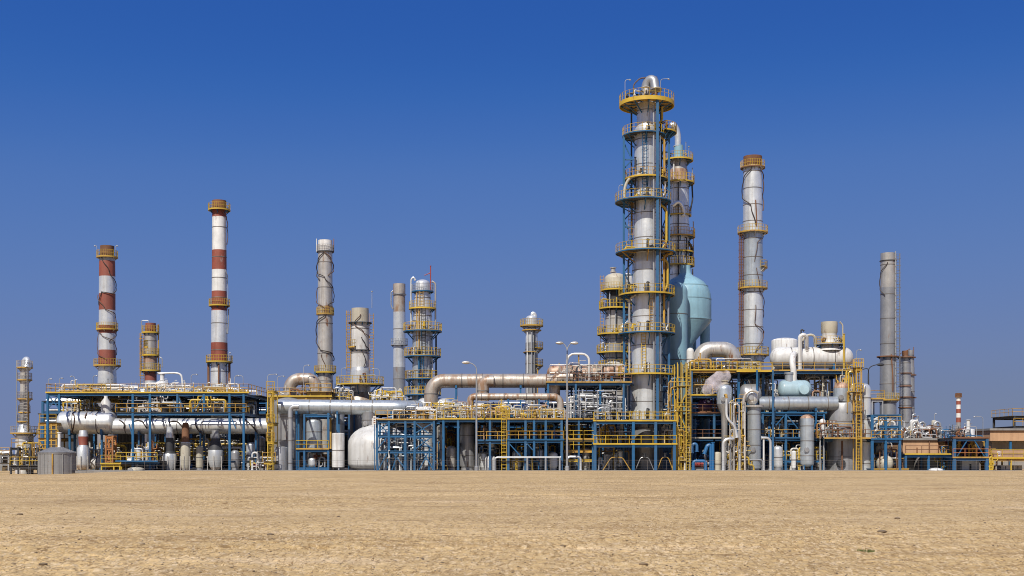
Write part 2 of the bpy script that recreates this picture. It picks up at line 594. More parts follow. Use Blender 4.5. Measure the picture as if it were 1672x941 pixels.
def hvessel(name, label, cat, px0, px1, py0, py1, Y, mat, legpy=None, seam=2.4, group=None, ends=(1, 1), headr=0.5, bands='seam_grey', saddles=2, legmat='blue_paint', x_legs=None):
    k = S(Y); r = abs(py1 - py0) / 2 * k; zc = Z((py0 + py1) / 2, Y)
    xa, xb = X(px0, Y), X(px1, Y)
    zl = on_deck((xa + xb) / 2, Y, Z(legpy, Y)) if legpy else 0.0
    t = T(name, label, cat, ((xa + xb) / 2, Y, zl), group)
    h = r * 2 * headr
    prof, mis = [], []
    if ends[0]:
        for q in reversed(headprof(r, xa + h, h, False)): prof.append(q); mis.append(0)
    else: prof += [(0, xa), (r, xa)]; mis += [0, 0]
    za, zb = (xa + h if ends[0] else xa), (xb - h if ends[1] else xb)
    n = max(1, int((zb - za) / seam))
    for j in range(n):
        z = za + (zb - za) * (j + 0.5) / n
        prof += [(r, z - .06), (r + .035, z - .06), (r + .035, z + .06), (r, z + .06)]; mis += [1, 1, 1, 0]
    if ends[1]:
        for q in headprof(r, zb, h): prof.append(q); mis.append(0)
    else: prof += [(r, xb), (0, xb)]; mis += [0, 0]
    m = M(); m.lathe(prof, 32, (0, Y, zc), axis='x', mis=mis[:len(prof) - 1]); m.build('shell', [mat, bands], t)
    xs = [X(q, Y) for q in x_legs] if x_legs else [za + (zb - za) * (0.18 + 0.64 * i / max(1, saddles - 1)) for i in range(saddles)]
    for xx in xs:
        m = M()
        m.box(xx - 0.18, xx + 0.18, Y - r * 0.85, Y + r * 0.85, zl, zl + min(0.3, max(0.1, (zc - r * 0.6 - zl) * .3)))
        if zc - zl > r * 2.2:
            for sy in (-1, 1):
                m.bar((xx, Y + sy * r * .6, zl), (xx, Y + sy * r * .6, zc - r * 0.7), 0.26)
            m.box(xx - 0.16, xx + 0.16, Y - r * .8, Y + r * .8, zc - r * 1.08, zc - r * 0.45)
        else:
            m.box(xx - 0.16, xx + 0.16, Y - r * .8, Y + r * .8, zl + 0.05, zc - r * 0.45)
        m.build('saddle', legmat, t)
    return t


def bigpipe(name, label, pts, hw, mat, bend=1.6, ring=2.6, group=None, cat='pipe', flange='seam_grey', supports=(), supmat='blue_paint'):
    """pts: (px, py, Y)"""
    w = [P(*p) for p in pts]
    k = S(pts[0][2]); r = hw * k
    lo = min(w, key=lambda v: v.z)
    t = T(name, label, cat, tuple(lo), group)
    m = M(); m.tube(w, r, 24, 0, r * bend * 1.3)
    for a, b in zip(w[:-1], w[1:]):
        L = (b - a).length
        n = int(L / ring)
        d = (b - a).normalized()
        for i in range(n):
            q = a + (b - a) * ((i + 0.5) / n)
            if L > r * 4 and not (r * 2.2 < (q - a).length < L - r * 2.2) and len(w) > 2: continue
            m.tube([q - d * 0.06, q + d * 0.06], r + 0.035, 24, 1)
    m.build('pipe_run', [mat, flange], t)
    for px, py, zb in supports:
        Y = pts[0][2]
        x = X(px, Y)
        s = M()
        for sy in (-1, 1):
            s.bar((x, Y + sy * r * .8, zb), (x, Y + sy * r * .8, Z(py, Y) - r * .7), 0.22)
        s.box(x - .13, x + .13, Y - r, Y + r, Z(py, Y) - r * 1.12, Z(py, Y) - r * .7)
        s.build('support', supmat, t)
    return t


# ------------------------------------------------------------------ frames
def frame(name, label, cat, posts, Yf, Yb, levels, mat='blue_paint', braces=(), w=0.28, rows=2, group=None, deckmat='grating'):
    """posts: px or (px, py_top) or (px, py_top, py_bottom) at the front row; levels: dicts(py, x0, x1, deck, rail, toe)"""
    ps = []
    tops = min(l['py'] for l in levels)
    for p in posts:
        if not isinstance(p, tuple): p = (p, tops)
        if len(p) == 2: p = (p[0], p[1], None)
        ps.append(p)
    xs = [X(p[0], Yf) for p in ps]
    t = T(name, label, cat, (sum(xs) / len(xs), (Yf + Yb) / 2, ground_z(xs[0], Yf)), group)
    ys = [Yf + (Yb - Yf) * i / (rows - 1) for i in range(rows)]
    for j, y in enumerate(ys):
        for (px, pt, pb), x in zip(ps, xs):
            z0 = ground_z(x, y) - 0.05 if pb is None else Z(pb, Yf)
            m = M(); m.ibeam((x, y, z0), (x, y, Z(pt, Yf) - 0.05), w, w)
            m.build('post', mat, t)
    for l in levels:
        z = Z(l['py'], Yf)
        xa, xb = X(l['x0'], Yf), X(l['x1'], Yf)
        ya, yb = l.get('ya', Yf), l.get('yb', Yb)
        hit = sorted([x for x, p in zip(xs, ps) if xa - .3 <= x <= xb + .3 and Z(p[1], Yf) >= z - .4 and (p[2] is None or Z(p[2], Yf) <= z)])
        knots = sorted(set([xa] + hit + [xb]))
        kn = [knots[0]]
        for q in knots[1:]:
            if q - kn[-1] > 0.35: kn.append(q)
            elif q in hit: kn[-1] = q
        for y in [q for q in ys if ya - .1 <= q <= yb + .1] or [ya]:
            for a, b in zip(kn[:-1], kn[1:]):
                m = M(); m.ibeam((a + w * .51, y, z - .26), (b - w * .51, y, z - .26), 0.2, 0.36); m.build('beam', l.get('mat', mat), t)
        if l.get('cross', True):
            for x in hit:
                for y0, y1 in zip(ys[:-1], ys[1:]):
                    m = M(); m.ibeam((x, y0 + w * .51, z - .26), (x, y1 - w * .51, z - .26), 0.2, 0.32); m.build('cross_beam', mat, t)
        if l.get('deck', True):
            m = M()
            if l.get('strip'):
                m.box(xa - .1, xb + .1, ya - .22, ya - .22 + l['strip'], z - .06, z); m.box(xa - .1, xb + .1, ya + l['inset'], yb + .22, z - .06, z)
            else: m.box(xa - .1, xb + .1, ya - .22, yb + .22, z - .06, z)
            if l.get('toe'):
                pass
            d = m.build('deck', l.get('deckmat', deckmat), t)
            DECKS.append((xa, xb, ya, yb, z))
            if l.get('toe'):
                m = M(); m.box(xa - .14, xb + .14, ya - .27, ya - .23, z - .10, z + .09); m.build('toe_plate', l['toe'], d)
        if l.get('rail'):
            y = ya - .2
            railing(t, [(xa - .05, y, z), (xb + .05, y, z)], l['rail'], step=l.get('step', 1.5), toe=0)
            if l.get('siderail'):
                railing(t, [(xa - .05, y, z), (xa - .05, yb, z)], l['rail'], toe=0)
                railing(t, [(xb + .05, y, z), (xb + .05, yb, z)], l['rail'], toe=0)
    for a, b, c, d, *yy in braces:
        y = yy[0] if yy else Yf
        m = M(); m.bar((X(a, Yf), y + .02, Z(b, Yf)), (X(c, Yf), y + .02, Z(d, Yf)), 0.13); m.build('brace', mat, t)
    return t


# ------------------------------------------------------------------ pipework
def manifold(label, x0, x1, pyb, pyt, Y0, Y1, n, mats, seed=1, rmax=0.16, valves=3, name='pipe_manifold', cat='pipework', runs=2, group=None, ground=False, rmin=0.05):
    rnd = random.Random(seed)
    Ym = (Y0 + Y1) / 2
    zb = Z(pyb, Y0) if not ground else 0.0
    zt = Z(pyt, Y0)
    xa, xb = X(x0, Y0), X(x1, Y0)
    zb = 0.004 if ground else on_deck((xa + xb) / 2, Ym, zb)
    t = T(name, label, cat, ((xa + xb) / 2, Ym, zb), group)
    n = round(n * 1.25)
    for i in range(n):
        r = rnd.uniform(rmin, rmax) * (1 if rnd.random() < .7 else .7)
        y = rnd.uniform(Y0, Y1)
        w = rnd.uniform(0.12, 0.55) * (xb - xa)
        a = rnd.uniform(xa, xb - w); b = a + w
        h = zb + (zt - zb) * rnd.uniform(0.3, 1.0)
        mode = rnd.random()
        if mode < 0.16:
            pts = [(a, y, zb), (a, y, h), (a + .25 + r, y, h + .12)] if mode < .09 else [(a, y, zb), (a, y, zb + (zt - zb) * rnd.uniform(.5, 1.15))]
        elif mode < 0.45:
            pts = [(a, y, zb), (a, y, h), (b, y, h), (b, y, zb)]
        elif mode < 0.65:
            h2 = zb + (h - zb) * rnd.uniform(.3, .7)
            c = a + w * rnd.uniform(.3, .7)
            pts = [(a, y, zb), (a, y, h), (c, y, h), (c, y, h2), (b, y, h2), (b, y, zb)]
        elif mode < 0.82:
            y2 = min(Y1, y + rnd.uniform(.6, 2.0))
            pts = [(a, y, zb), (a, y, h), (a, y2, h), (b, y2, h), (b, y2, zb)]
        else:
            w2 = rnd.uniform(0.5, 1.1)
            b = a + w2
            pts = [(a, y, zb), (a, y, h), (b, y, h), (b, y, zb + (h - zb) * .35)]
            pts += [(b, y + .8, zb + (h - zb) * .35), (b, y + .8, zb)]
        p = pipe(t, pts, r, rnd.choice(mats), bend=r * 2.6, rnd=rnd)
        if valves and rnd.random() < valves / n:
            valve(t, (a, y, zb + (h - zb) * rnd.uniform(.3, .75)), max(.14, r * 1.5), rnd.choice(['yellow_paint', 'pump_red', 'bright_blue_paint']))
    for i in range(runs):
        y = rnd.uniform(Y0, Y1); h = zb + (zt - zb) * rnd.uniform(.2, .95); r = rnd.uniform(rmin, rmax) * .8
        pts = [(xa, y, zb), (xa, y, h), (xb, y, h), (xb, y, zb)]
        pipe(t, pts, r, rnd.choice(mats), bend=r * 2.6, rnd=rnd)
    return t


def pump(label, px, Y, mat='pump_red', s=1.0, zb=0.004, group=None):
    x = X(px, Y)
    t = T('pump', label, 'pump', (x, Y, zb), group)
    m = M(); m.box(x - 1.1 * s, x + 1.1 * s, Y - .45 * s, Y + .45 * s, zb, zb + .3 * s); m.build('base_plate', 'concrete', t)
    m = M(); m.lathe([(0, -.95*s), (.32*s, -.9*s), (.36*s, -.8*s), (.36*s, -.05*s), (.2*s, 0), (.1*s, .02*s), (.1*s, .4*s)], 16, (x, Y, zb + .72*s), axis='x'); m.build('motor', mat, t)
    m = M(); m.lathe([(0, .35*s), (.3*s, .37*s), (.46*s, .5*s), (.46*s, .68*s), (.3*s, .8*s), (.18*s, .82*s), (.18*s, 1.1*s), (0, 1.1*s)], 16, (x, Y, zb + .72*s), axis='x'); m.build('casing', 'dull_cladding', t)
    pipe(t, [(x + .58*s, Y, zb + 1.0*s), (x + .58*s, Y, zb + 2.1*s), (x + .58*s, Y + 1.0*s, zb + 2.1*s)], .12*s, 'galvanised', name='discharge_pipe')
    return t


def streetlamp(name, label, px, Y, pyt, arms, mat='galvanised', pybase=None):
    x = X(px, Y); zt = Z(pyt, Y)
    t = T(name, label, 'lamp', (x, Y, 0))
    m = M(); m.tube([(x, Y, -.05), (x, Y, zt - 1.0)], [.15, .10], 10); m.lathe([(.28, 0), (.28, .5), (.16, .6)], 10, (x, Y, 0)); m.build('pole', mat, t)
    for dx, dz in arms:
        m = M(); m.tube([(x, Y, zt - 1.05), (x, Y, zt - .25), (x + dx * .55, Y, zt + dz * .6), (x + dx, Y, zt + dz)], .065, 7, bend=.5)
        a = m.build('arm', mat, t)
        m = M()
        d = 1 if dx > 0 else -1
        m.lathe([(0, -.55), (.10, -.5), (.20, -.2), (.22, .15), (.12, .45), (0, .5)], 10, (x + dx + d * .35, Y, zt + dz), axis='x')
        m.build('lamp_head', 'weathered_cladding' if mat != 'dark_steel' else 'dark_steel', a)
    return t

# ================================================================== THE PLACE
# ------------------------------------------------------------------ stacks and towers, from the west end
YB = dict(edge='yellow_paint', rail='yellow_paint')
OC = dict(edge='ochre_paint', rail='yellow_paint', arm='weathered_cladding')
BL = dict(edge='blue_paint', rail='yellow_paint')
BY = dict(edge='blue_paint', rail='yellow_paint')

SL = dict(edge='ochre_paint', rail='weathered_cladding', arm='weathered_cladding', h=.9, th=.16, brackets=4)
tower('slender_tower', 'slender grey tower with six ochre platforms standing alone behind the small conical tank', 'tower', 40, 170,
      [(775, 712, 14, 14, 'silver_cladding'), (712, 690, 14, 7.5, 'silver_cladding'), (690, 640, 7.5, 7.5, 'dull_cladding'), (640, 598, 7, 6.5, 'weathered_cladding')],
      plats=[(600, 13, SL), (620, 12, SL), (651, 12.5, SL), (673, 10, dict(SL, a0=180, a1=360)), (688, 12, dict(SL, a0=120, a1=330)), (707, 22, SL), (756, 20, SL)], top='flat',
      pipes=[([(0, 600, 0), (0, 589, 0), (4, 586, 0), (6, 590, -.2), (6, 602, -.6)], .4, 'silver_cladding'),
             ([(-9, 708, -.8), (-9, 600, -.8)], .07, 'galvanised'), ([(9, 708, -.6), (9, 640, -.6)], .08, 'ochre_paint')],
      ladders=[(5, 706, 600, dict(mat='weathered_cladding', cage=False))], seam=2.4)
tower('chimney_stack', 'red and silver banded stack with dark looping cables and three ochre platforms', 'stack', 175, 186,
      [(775, 626, 15.5, 15, 'dull_cladding'), (626, 597, 15, 14, 'silver_cladding'), (597, 572, 14, 13.5, 'red_paint'), (572, 545, 13.5, 13.3, 'silver_cladding'), (545, 532, 13.3, 13.2, 'red_paint'),
       (532, 507, 13.2, 13, 'silver_cladding'), (507, 480, 13, 13, 'red_paint'), (480, 452, 13, 12.8, 'silver_cladding'), (452, 427, 12.8, 12.5, 'red_paint'), (427, 420, 12.5, 12.5, 'dull_cladding'), (420, 402, 11, 11, 'rust')],
      plats=[(420, 17, OC), (538, 17.5, OC), (597, 21.5, OC)], top='open', seam=0,
      cables=[([(250, 422), (300, 445), (372, 470), (330, 482), (250, 478), (220, 500)], 'cable_black', .1), ([(200, 482), (270, 505), (350, 515), (368, 545), (300, 560)], 'cable_brown', .1),
              ([(160, 535), (250, 548), (340, 560), (374, 580)], 'cable_brown', .09), ([(180, 545), (200, 575), (285, 590)], 'cable_brown', .08)],
      lamps=[(-15, 420, 1.6, -.3), (15, 420, 1.6, .3)])
tower('chimney_stack', 'short stout stack of rust red and grey bands with a lamp hoop on top', 'stack', 246, 182,
      [(770, 622, 9.5, 9.5, 'silver_cladding'), (622, 608, 9.5, 9.5, 'red_paint'), (608, 592, 9.8, 9.8, 'rusting_cladding'), (592, 580, 10, 10, 'rust_brown_cladding'), (580, 545, 9.8, 9.6, 'weathered_cladding'), (545, 528, 8.5, 8.3, 'red_paint')],
      plats=[(543, 14, YB), (567, 11, dict(OC, a0=150, a1=260)), (580, 14, YB), (605, 16, YB)], top='open', seam=2.5,
      ladders=[(-12, 640, 545, dict(mat='ochre_paint'))], pipes=[([(-14, 606, -.3), (-14, 524, -.3), (-2, 524, -.3), (-2, 532, -.3)], .07, 'galvanised'), ([(12.5, 606, 0), (12.5, 530, 0)], .1, 'ochre_paint'), ([(19, 600, 0), (19, 585, 0), (13, 583, 0)], .09, 'galvanised')])
tower('chimney_stack', 'tallest red and white banded stack with a rusty crown above the blue frame', 'stack', 358, 186,
      [(770, 632, 14, 14, 'dull_cladding'), (632, 591, 13.8, 13.5, 'silver_cladding'), (591, 560, 13.4, 13.2, 'red_paint'), (560, 508, 13.2, 12.8, 'silver_cladding'), (508, 476, 12.4, 12, 'red_paint'), (476, 441, 12, 11.8, 'white_paint'),
       (441, 409, 11.8, 11.6, 'red_paint'), (409, 355, 11.6, 11.3, 'white_paint'), (355, 343, 11.3, 11.2, 'red_paint'), (343, 328, 11.2, 11.2, 'rust')],
      plats=[(343, 18, YB), (499, 17, YB), (591, 21.5, YB)], top='open', seam=2.6,
      cables=[([(300, 345), (350, 358), (372, 372), (360, 400)], 'cable_brown', .1), ([(330, 441), (368, 460), (360, 492)], 'galvanised', .1)],
      posts=[(-17, 632, 592, -.2, .3, 'rust'), (17, 632, 592, -.2, .3, 'rust'), (3, 630, 595, -1.5, .2, 'rust')],
      pipes=[([(15, 505, 0), (15, 530, 0), (14, 545, -.2)], .1, 'galvanised')], lamps=[(17, 591, 1.3, .2)])
tower('chimney_stack', 'beige grey stack wrapped in crossing brown cables beside the bent brown duct', 'stack', 531, 184,
      [(770, 608, 13, 12.6, 'weathered_cladding'), (608, 512, 12.5, 12.1, 'weathered_cladding'), (512, 500, 12.6, 12.6, 'rusting_cladding'), (500, 411, 12, 11.7, 'weathered_cladding'), (411, 393, 11.5, 11.5, 'white_paint')],
      plats=[(411, 14, dict(edge='dark_steel', rail='weathered_cladding')), (513, 14.5, OC), (608, 18, YB)], top='open', seam=3.4,
      cables=[([(270, 412), (215, 428), (175, 445), (235, 460)], 'cable_black', .12), ([(270, 412), (325, 425), (370, 440), (300, 452)], 'cable_brown', .12), ([(200, 445), (275, 455), (350, 475), (372, 490), (300, 500)], 'cable_black', .1),
              ([(170, 470), (180, 490), (270, 505)], 'cable_brown', .1), ([(280, 515), (200, 530), (175, 550), (240, 572), (330, 578), (365, 590)], 'cable_black', .12), ([(250, 580), (280, 600)], 'cable_brown', .1)],
      posts=[(-14, 412, 390, 0, .1, 'white_paint'), (14, 412, 390, 0, .1, 'rust'), (-14, 640, 608, -1.5, .2, 'blue_paint')])
tower('stub_stack', 'fat pale stub stack carrying a wide round yellow platform between ladders', 'stack', 588, 178,
      [(770, 657, 20, 20, 'dull_cladding'), (657, 641, 26, 17.5, 'rusting_cladding'), (641, 628, 17, 17, 'weathered_cladding'), (628, 606, 17, 16, 'silver_cladding'), (606, 600, 16, 14.8, 'silver_cladding'), (600, 526, 14.6, 14.3, 'white_paint'), (526, 504, 14.2, 14, 'cream_paint')],
      plats=[(628, 39, YB), (527, 19, dict(edge='dark_steel', rail=None, a0=150, a1=390, th=.12)), (572, 17, dict(edge='dark_steel', rail=None, th=.1, a0=180, a1=360)), (567, 20, dict(OC, a0=170, a1=250))], top='open', seam=3,
      ladders=[(-18, 627, 508, dict(mat='ochre_paint')), (19, 627, 512, dict(mat='ochre_paint', cage=False))],
      cables=[([(280, 515), (240, 530), (300, 545), (350, 552)], 'cable_brown', .1), ([(285, 552), (310, 565), (340, 572)], 'cable_black', .1), ([(290, 574), (310, 590), (300, 600)], 'cable_black', .1)],
      lamps=[(20, 504, 2.4, .0), (-30, 628, 2.3, .6), (32, 628, 2.2, -.9)])
tower('chimney_stack', 'pale slim stack with a faded pink rust stain near its top', 'stack', 652, 196,
      [(765, 600, 10, 10, 'dull_cladding'), (600, 510, 10, 10, 'silver_cladding'), (510, 480, 9.8, 9.6, 'rusting_cladding'), (480, 464, 10, 10, 'rusting_cladding')],
      plats=[(563, 14, dict(edge='galvanised', rail='galvanised', brackets=3)), (481, 11.5, dict(edge='galvanised', rail=None, th=.1, brackets=0))], top='open', seam=4.5,
      pipes=[([(-10, 505, -.4), (-13, 500, -.4), (-13, 478, -.4), (-10, 476, -.4)], .1, 'galvanised')])
tower('fractionation_tower', 'domed grey tower with tiered blue platforms and a thin red mast', 'tower', 690, 174,
      [(768, 650, 18, 18, 'bluish_cladding'), (650, 541, 17.4, 16.6, 'bluish_cladding'), (541, 505, 15.5, 15, 'silver_cladding'), (505, 478, 14, 13, 'silver_cladding'), (478, 463, 12, 11.6, 'silver_cladding')],
      plats=[(476, 18, dict(BL, rail='galvanised')), (504, 22.5, YB), (541, 31.5, BY), (582, 30, BL), (619, 29, dict(BL, a0=60, a1=330)), (645, 30, BL)], top='dome', seam=2.3,
      ladders=[(0, 680, 583, dict(mat='blue_paint')), (3, 581, 505, dict(mat='dark_steel', cage=False)), (-1, 503, 478, dict(mat='ochre_paint', cage=False))],
      pipes=[([(13, 476, 0), (13, 434, 0)], .085, 'pump_red'), ([(3, 450, 0), (12, 446, 0)], .06, 'pump_red'), ([(-19, 545, 0), (-19, 456, 0), (-14, 452, 0), (-12, 458, 0)], .13, 'silver_cladding'), ([(21, 545, 0), (21, 462, 0), (15, 460, 0)], .13, 'weathered_cladding'),
             ([(22, 620, 0), (22, 548, 0)], .12, 'dark_steel')],
      posts=[(-5, 690, 585, -1.9, .2, 'blue_paint'), (6, 690, 620, -1.9, .2, 'blue_paint'), (-22, 690, 620, 0, .22, 'blue_paint'), (22, 690, 620, 0, .22, 'blue_paint')])
tower('slim_tower', 'small slim grey tower with a bent top pipe seen over the rusty pipeline', 'tower', 868, 190,
      [(768, 560, 10.5, 10.2, 'dull_cladding'), (560, 520, 10, 9.5, 'silver_cladding')],
      plats=[(532, 19, OC), (539, 16, dict(OC, rail=None)), (569, 19, dict(OC, a0=-60, a1=60)), (597, 19, dict(OC, a0=-60, a1=60)), (575, 14, dict(edge='ochre_paint', rail=None, th=.1, a0=150, a1=300))], top='dome', seam=2.3,
      pipes=[([(1, 518, 0), (1, 511, 0), (6, 513, 0), (6, 524, 0)], .28, 'silver_cladding'), ([(-14, 534, 0), (-14, 520, 0)], .06, 'galvanised'), ([(16, 534, 0), (16, 522, 0), (13, 520, 0)], .06, 'galvanised'), ([(-7, 610, -1), (-7, 540, -1)], .09, 'white_paint'), ([(4, 610, -1.1), (4, 540, -1.1)], .09, 'dark_steel')])
# the main tower
MY = 170
tower('main_tower', 'tallest silver tower ringed by blue and yellow platforms on a braced blue base', 'tower', 1056, MY,
      [(775, 686, 27, 26.6, 'dull_cladding'), (686, 600, 26.4, 26, 'silver_cladding'), (600, 545, 25.6, 25, 'silver_cladding'), (545, 430, 24.4, 23.8, 'silver_cladding'), (430, 415, 23.8, 21.2, 'silver_cladding'),
       (415, 300, 21.2, 20.8, 'silver_cladding'), (300, 213, 20.4, 20, 'silver_cladding'), (213, 205, 20, 16.6, 'silver_cladding'), (205, 172, 16.4, 16.2, 'silver_cladding')],
      plats=[(169, 45, dict(YB, dx=0, th=.5, brackets=10, deck='ochre_paint')), (222, 36, dict(BY, dx=-4, edge='blue_paint', rail='yellow_paint', arm='blue_paint')), (217, 30, dict(YB, dx=19, a0=-70, a1=60)),
             (293, 36, dict(edge='yellow_paint', rail='ochre_paint', dx=-1)), (330, 46, dict(BL, dx=-6)), (413, 49, dict(BL, dx=-2, arm='ochre_paint')), (482, 46, YB), (545, 46.5, BY), (612, 47, YB), (686, 40, BY)],
      top='dome', seam=2.6,
      ladders=[(-6, 330, 224, dict(mat='blue_paint')), (12, 410, 332, dict(mat='dark_steel', cage=False)), (5, 545, 484, dict(mat='ochre_paint')), (-8, 610, 547, dict(mat='yellow_paint', cage=False)), (10, 686, 614, dict(mat='dark_steel', cage=False)), (-26, 412, 332, dict(mat='ochre_paint'))],
      posts=[(13, 775, 172, -3.2, .34, 'blue_paint'), (-38, 600, 225, -.6, .28, 'blue_paint'), (35, 770, 220, -.8, .3, 'blue_paint'), (-24, 412, 172, .8, .22, 'dark_steel'), (25, 770, 170, 1.2, .24, 'dark_steel'), (-36, 770, 600, -1.2, .3, 'blue_paint')],
      pipes=[([(8, 686, -2.9), (8, 180, -2.4)], .13, 'galvanised'), ([(18, 640, -2.6), (18, 230, -2.6)], .10, 'bluish_cladding'), ([(-2, 166, 0), (-2, 140, 0), (3, 131, -.3), (11, 133, -.7), (13, 152, -1.0)], .62, 'galvanised'),
             ([(-3, 168, -1.2), (-3, 146, -1.2)], .34, 'white_paint'), ([(-22, 165, -.5), (-22, 140, -.5), (-12, 130, -.5), (16, 127, -.5), (16, 168, -.5)], .10, 'cable_brown'),
             ([(-38, 330, -1.5), (-38, 310, -1.5), (-30, 294, -1.5), (-10, 290, -2.2)], .2, 'cream_paint'), ([(-20, 345, -1.2), (-20, 260, -1.2)], .12, 'dark_steel'), ([(-23, 480, -.9), (-31, 470, -.9), (-31, 425, -.9), (-23, 418, -.9)], .13, 'dark_steel'), ([(22, 410, -1.5), (30, 400, -1.5), (30, 345, -1.5), (20, 338, -1.5)], .16, 'yellow_paint'), ([(24, 480, -1.4), (32, 470, -1.4), (32, 430, -1.4), (24, 425, -1.4)], .16, 'yellow_paint'), ([(26, 540, -1.5), (33, 535, -1.5), (33, 495, -1.5)], .14, 'galvanised'), ([(22, 325, -1.2), (28, 320, -1.2), (28, 300, -1.2)], .14, 'white_paint'), ([(27, 680, -1.6), (33, 672, -1.6), (33, 620, -1.6), (26, 616, -1.6)], .15, 'white_paint'), ([(-27, 680, -1.2), (-33, 674, -1.2), (-33, 630, -1.2)], .13, 'galvanised'), ([(17, 205, -.9), (24, 200, -.9), (24, 178, -.9)], .14, 'yellow_paint'), ([(21, 290, -1.2), (27, 285, -1.2), (27, 232, -1.2), (21, 228, -1.2)], .16, 'ochre_paint'), ([(30, 482, -.8), (30, 332, -.8)], .14, 'cable_brown'),
             ([(26, 545, -1.6), (26, 420, -1.6), (40, 416, -1.2)], .16, 'ochre_paint'), ([(-30, 610, -1.4), (-30, 490, -1.4), (-20, 484, -1.6)], .14, 'weathered_cladding')]
             + [([(-2, q, -2.6), (-2, q - 12, -2.6), (-1, q - 17, -2.4)], .17, 'dark_steel') for q in (686, 612, 545, 482, 413, 330)],
      lamps=[(-36, 169, 3.1, .7), (22, 169, 3.2, 1.1), (-46, 330, 2.2, .5)],
      braces=[(-37, y0, -24, y0 + 26, -.3, .16, 'blue_paint') for y0 in range(236, 590, 42)] + [(-37, y0 + 40, -24, y0 + 26, -.3, .16, 'blue_paint') for y0 in range(236, 590, 42)]
      + [(34, y0, 25, y0 + 24, .6, .16, 'blue_paint') for y0 in range(230, 750, 40)] + [(25, y0 + 24, 34, y0 + 40, .6, .14, 'dark_steel') for y0 in range(230, 730, 40)]
      + [(-37, y0, -21, y0, -.4, .18, 'blue_paint') for y0 in (262, 310, 372, 450, 515)] + [(22, y0, 35, y0, -.4, .18, 'blue_paint') for y0 in (250, 280, 315, 372, 395, 450, 515, 580, 640)])
tower('rear_tower', 'silver tower with rust patches and a white swan neck pipe tucked behind the tallest tower', 'tower', 1108, 182,
      [(768, 440, 18, 18, 'silver_cladding'), (440, 330, 17.5, 17, 'silver_cladding'), (330, 300, 17, 16.6, 'silver_cladding'), (300, 278, 15, 14.5, 'rust_brown_cladding'), (278, 262, 14, 13, 'weathered_cladding'), (262, 238, 8, 7.5, 'teal_paint')],
      plats=[(262, 24, YB), (299, 26, dict(YB, edge='yellow_paint')), (387, 27, dict(edge='ochre_paint', rail='ochre_paint')), (434, 26, YB), (352, 21, dict(edge='yellow_paint', rail='ochre_paint', brackets=3, a0=180, a1=380)), (412, 25, dict(edge='yellow_paint', rail='yellow_paint', a0=200, a1=380))], top='flat', seam=2.2,
      pipes=[([(-1, 240, 0), (-1, 222, 0), (-4, 210, 0), (-9, 204, 0), (-12, 206, 0)], .48, 'silver_cladding'), ([(12, 262, 0), (12, 232, 0)], .06, 'galvanised'), ([(22, 300, -.3), (22, 275, -.3)], .06, 'galvanised'),
             ([(-12, 340, -1.6), (-2, 332, -1.8), (6, 345, -1.6), (6, 356, -1.5)], .3, 'silver_cladding'), ([(19, 345, 0), (23, 325, 0), (22, 303, 0)], .12, 'dark_steel'), ([(24, 432, 0), (24, 362, 0)], .07, 'ochre_paint'), ([(19, 430, -.6), (21, 405, -.6), (15, 398, -.8)], .2, 'dark_steel')],
      lamps=[(16, 262, 1.9, 0)], posts=[(22, 470, 440, -.5, .2, 'weathered_cladding')])
tower('domed_tower', 'cream domed tower with four yellow rings half hidden by the tallest tower', 'tower', 1005, 184,
      [(768, 603, 19, 19, 'weathered_cladding'), (603, 575, 18, 18, 'white_paint'), (575, 545, 17.5, 17.5, 'dull_cladding'), (545, 508, 17, 16.5, 'weathered_cladding'), (508, 472, 15, 14.5, 'dark_steel'), (472, 456, 18, 18, 'cream_paint')],
      plats=[(474, 24, dict(YB)), (504, 27, YB), (546, 30, YB), (576, 31, YB), (602, 28, YB)], top='dome', headmat='cream_paint', seam=2.4,
      ladders=[(-22, 620, 450, dict(mat='ochre_paint', cage=False))],
      pipes=[([(-4, 445, 0), (-4, 437, 0)], .35, 'weathered_cladding'), ([(6, 545, -1.7), (14, 528, -1.7), (22, 528, -1.5), (22, 545, -1.5)], .28, 'silver_cladding'), ([(0, 540, -1.7), (0, 508, -1.7)], .1, 'dark_steel')])
vvessel('bullet_drum', 'small upright white drum with a rounded head squeezed behind the tallest tower', 'drum', 1025, 187, 446, 600, 9, 'white_paint', skirt=.9)
tower('chimney_stack', 'tall silver stack with a rusty crown and a brown ladder down one side', 'stack', 1229, 182,
      [(770, 580, 18, 17.5, 'silver_cladding'), (580, 470, 17, 16.6, 'silver_cladding'), (470, 380, 16.4, 16, 'bluish_cladding'), (380, 272, 16, 15, 'silver_cladding'), (272, 256, 15, 15, 'rust')],
      plats=[(274, 20, dict(OC, edge='rust')), (380, 24.5, OC), (437, 24, dict(OC, a0=-50, a1=40)), (471, 24, OC), (580, 26, OC)], top='open', seam=2.4,
      ladders=[(-20, 580, 382, dict(mat='rust'))],
      cables=[([(255, 276), (200, 295), (180, 320), (250, 340), (275, 370)], 'cable_black', .12), ([(300, 276), (350, 295), (368, 320), (350, 345)], 'cable_brown', .12), ([(275, 330), (280, 372)], 'rust', .14), ([(340, 385), (285, 400), (270, 430)], 'cable_brown', .09), ([(280, 440), (300, 475), (365, 505), (368, 520)], 'cable_brown', .09), ([(275, 500), (270, 530), (330, 545), (270, 580)], 'cable_brown', .1)],
      pipes=[([(-19, 580, 0), (-19, 384, 0)], .1, 'rust')], posts=[(17, 545, 541, -.3, .2, 'rust')])
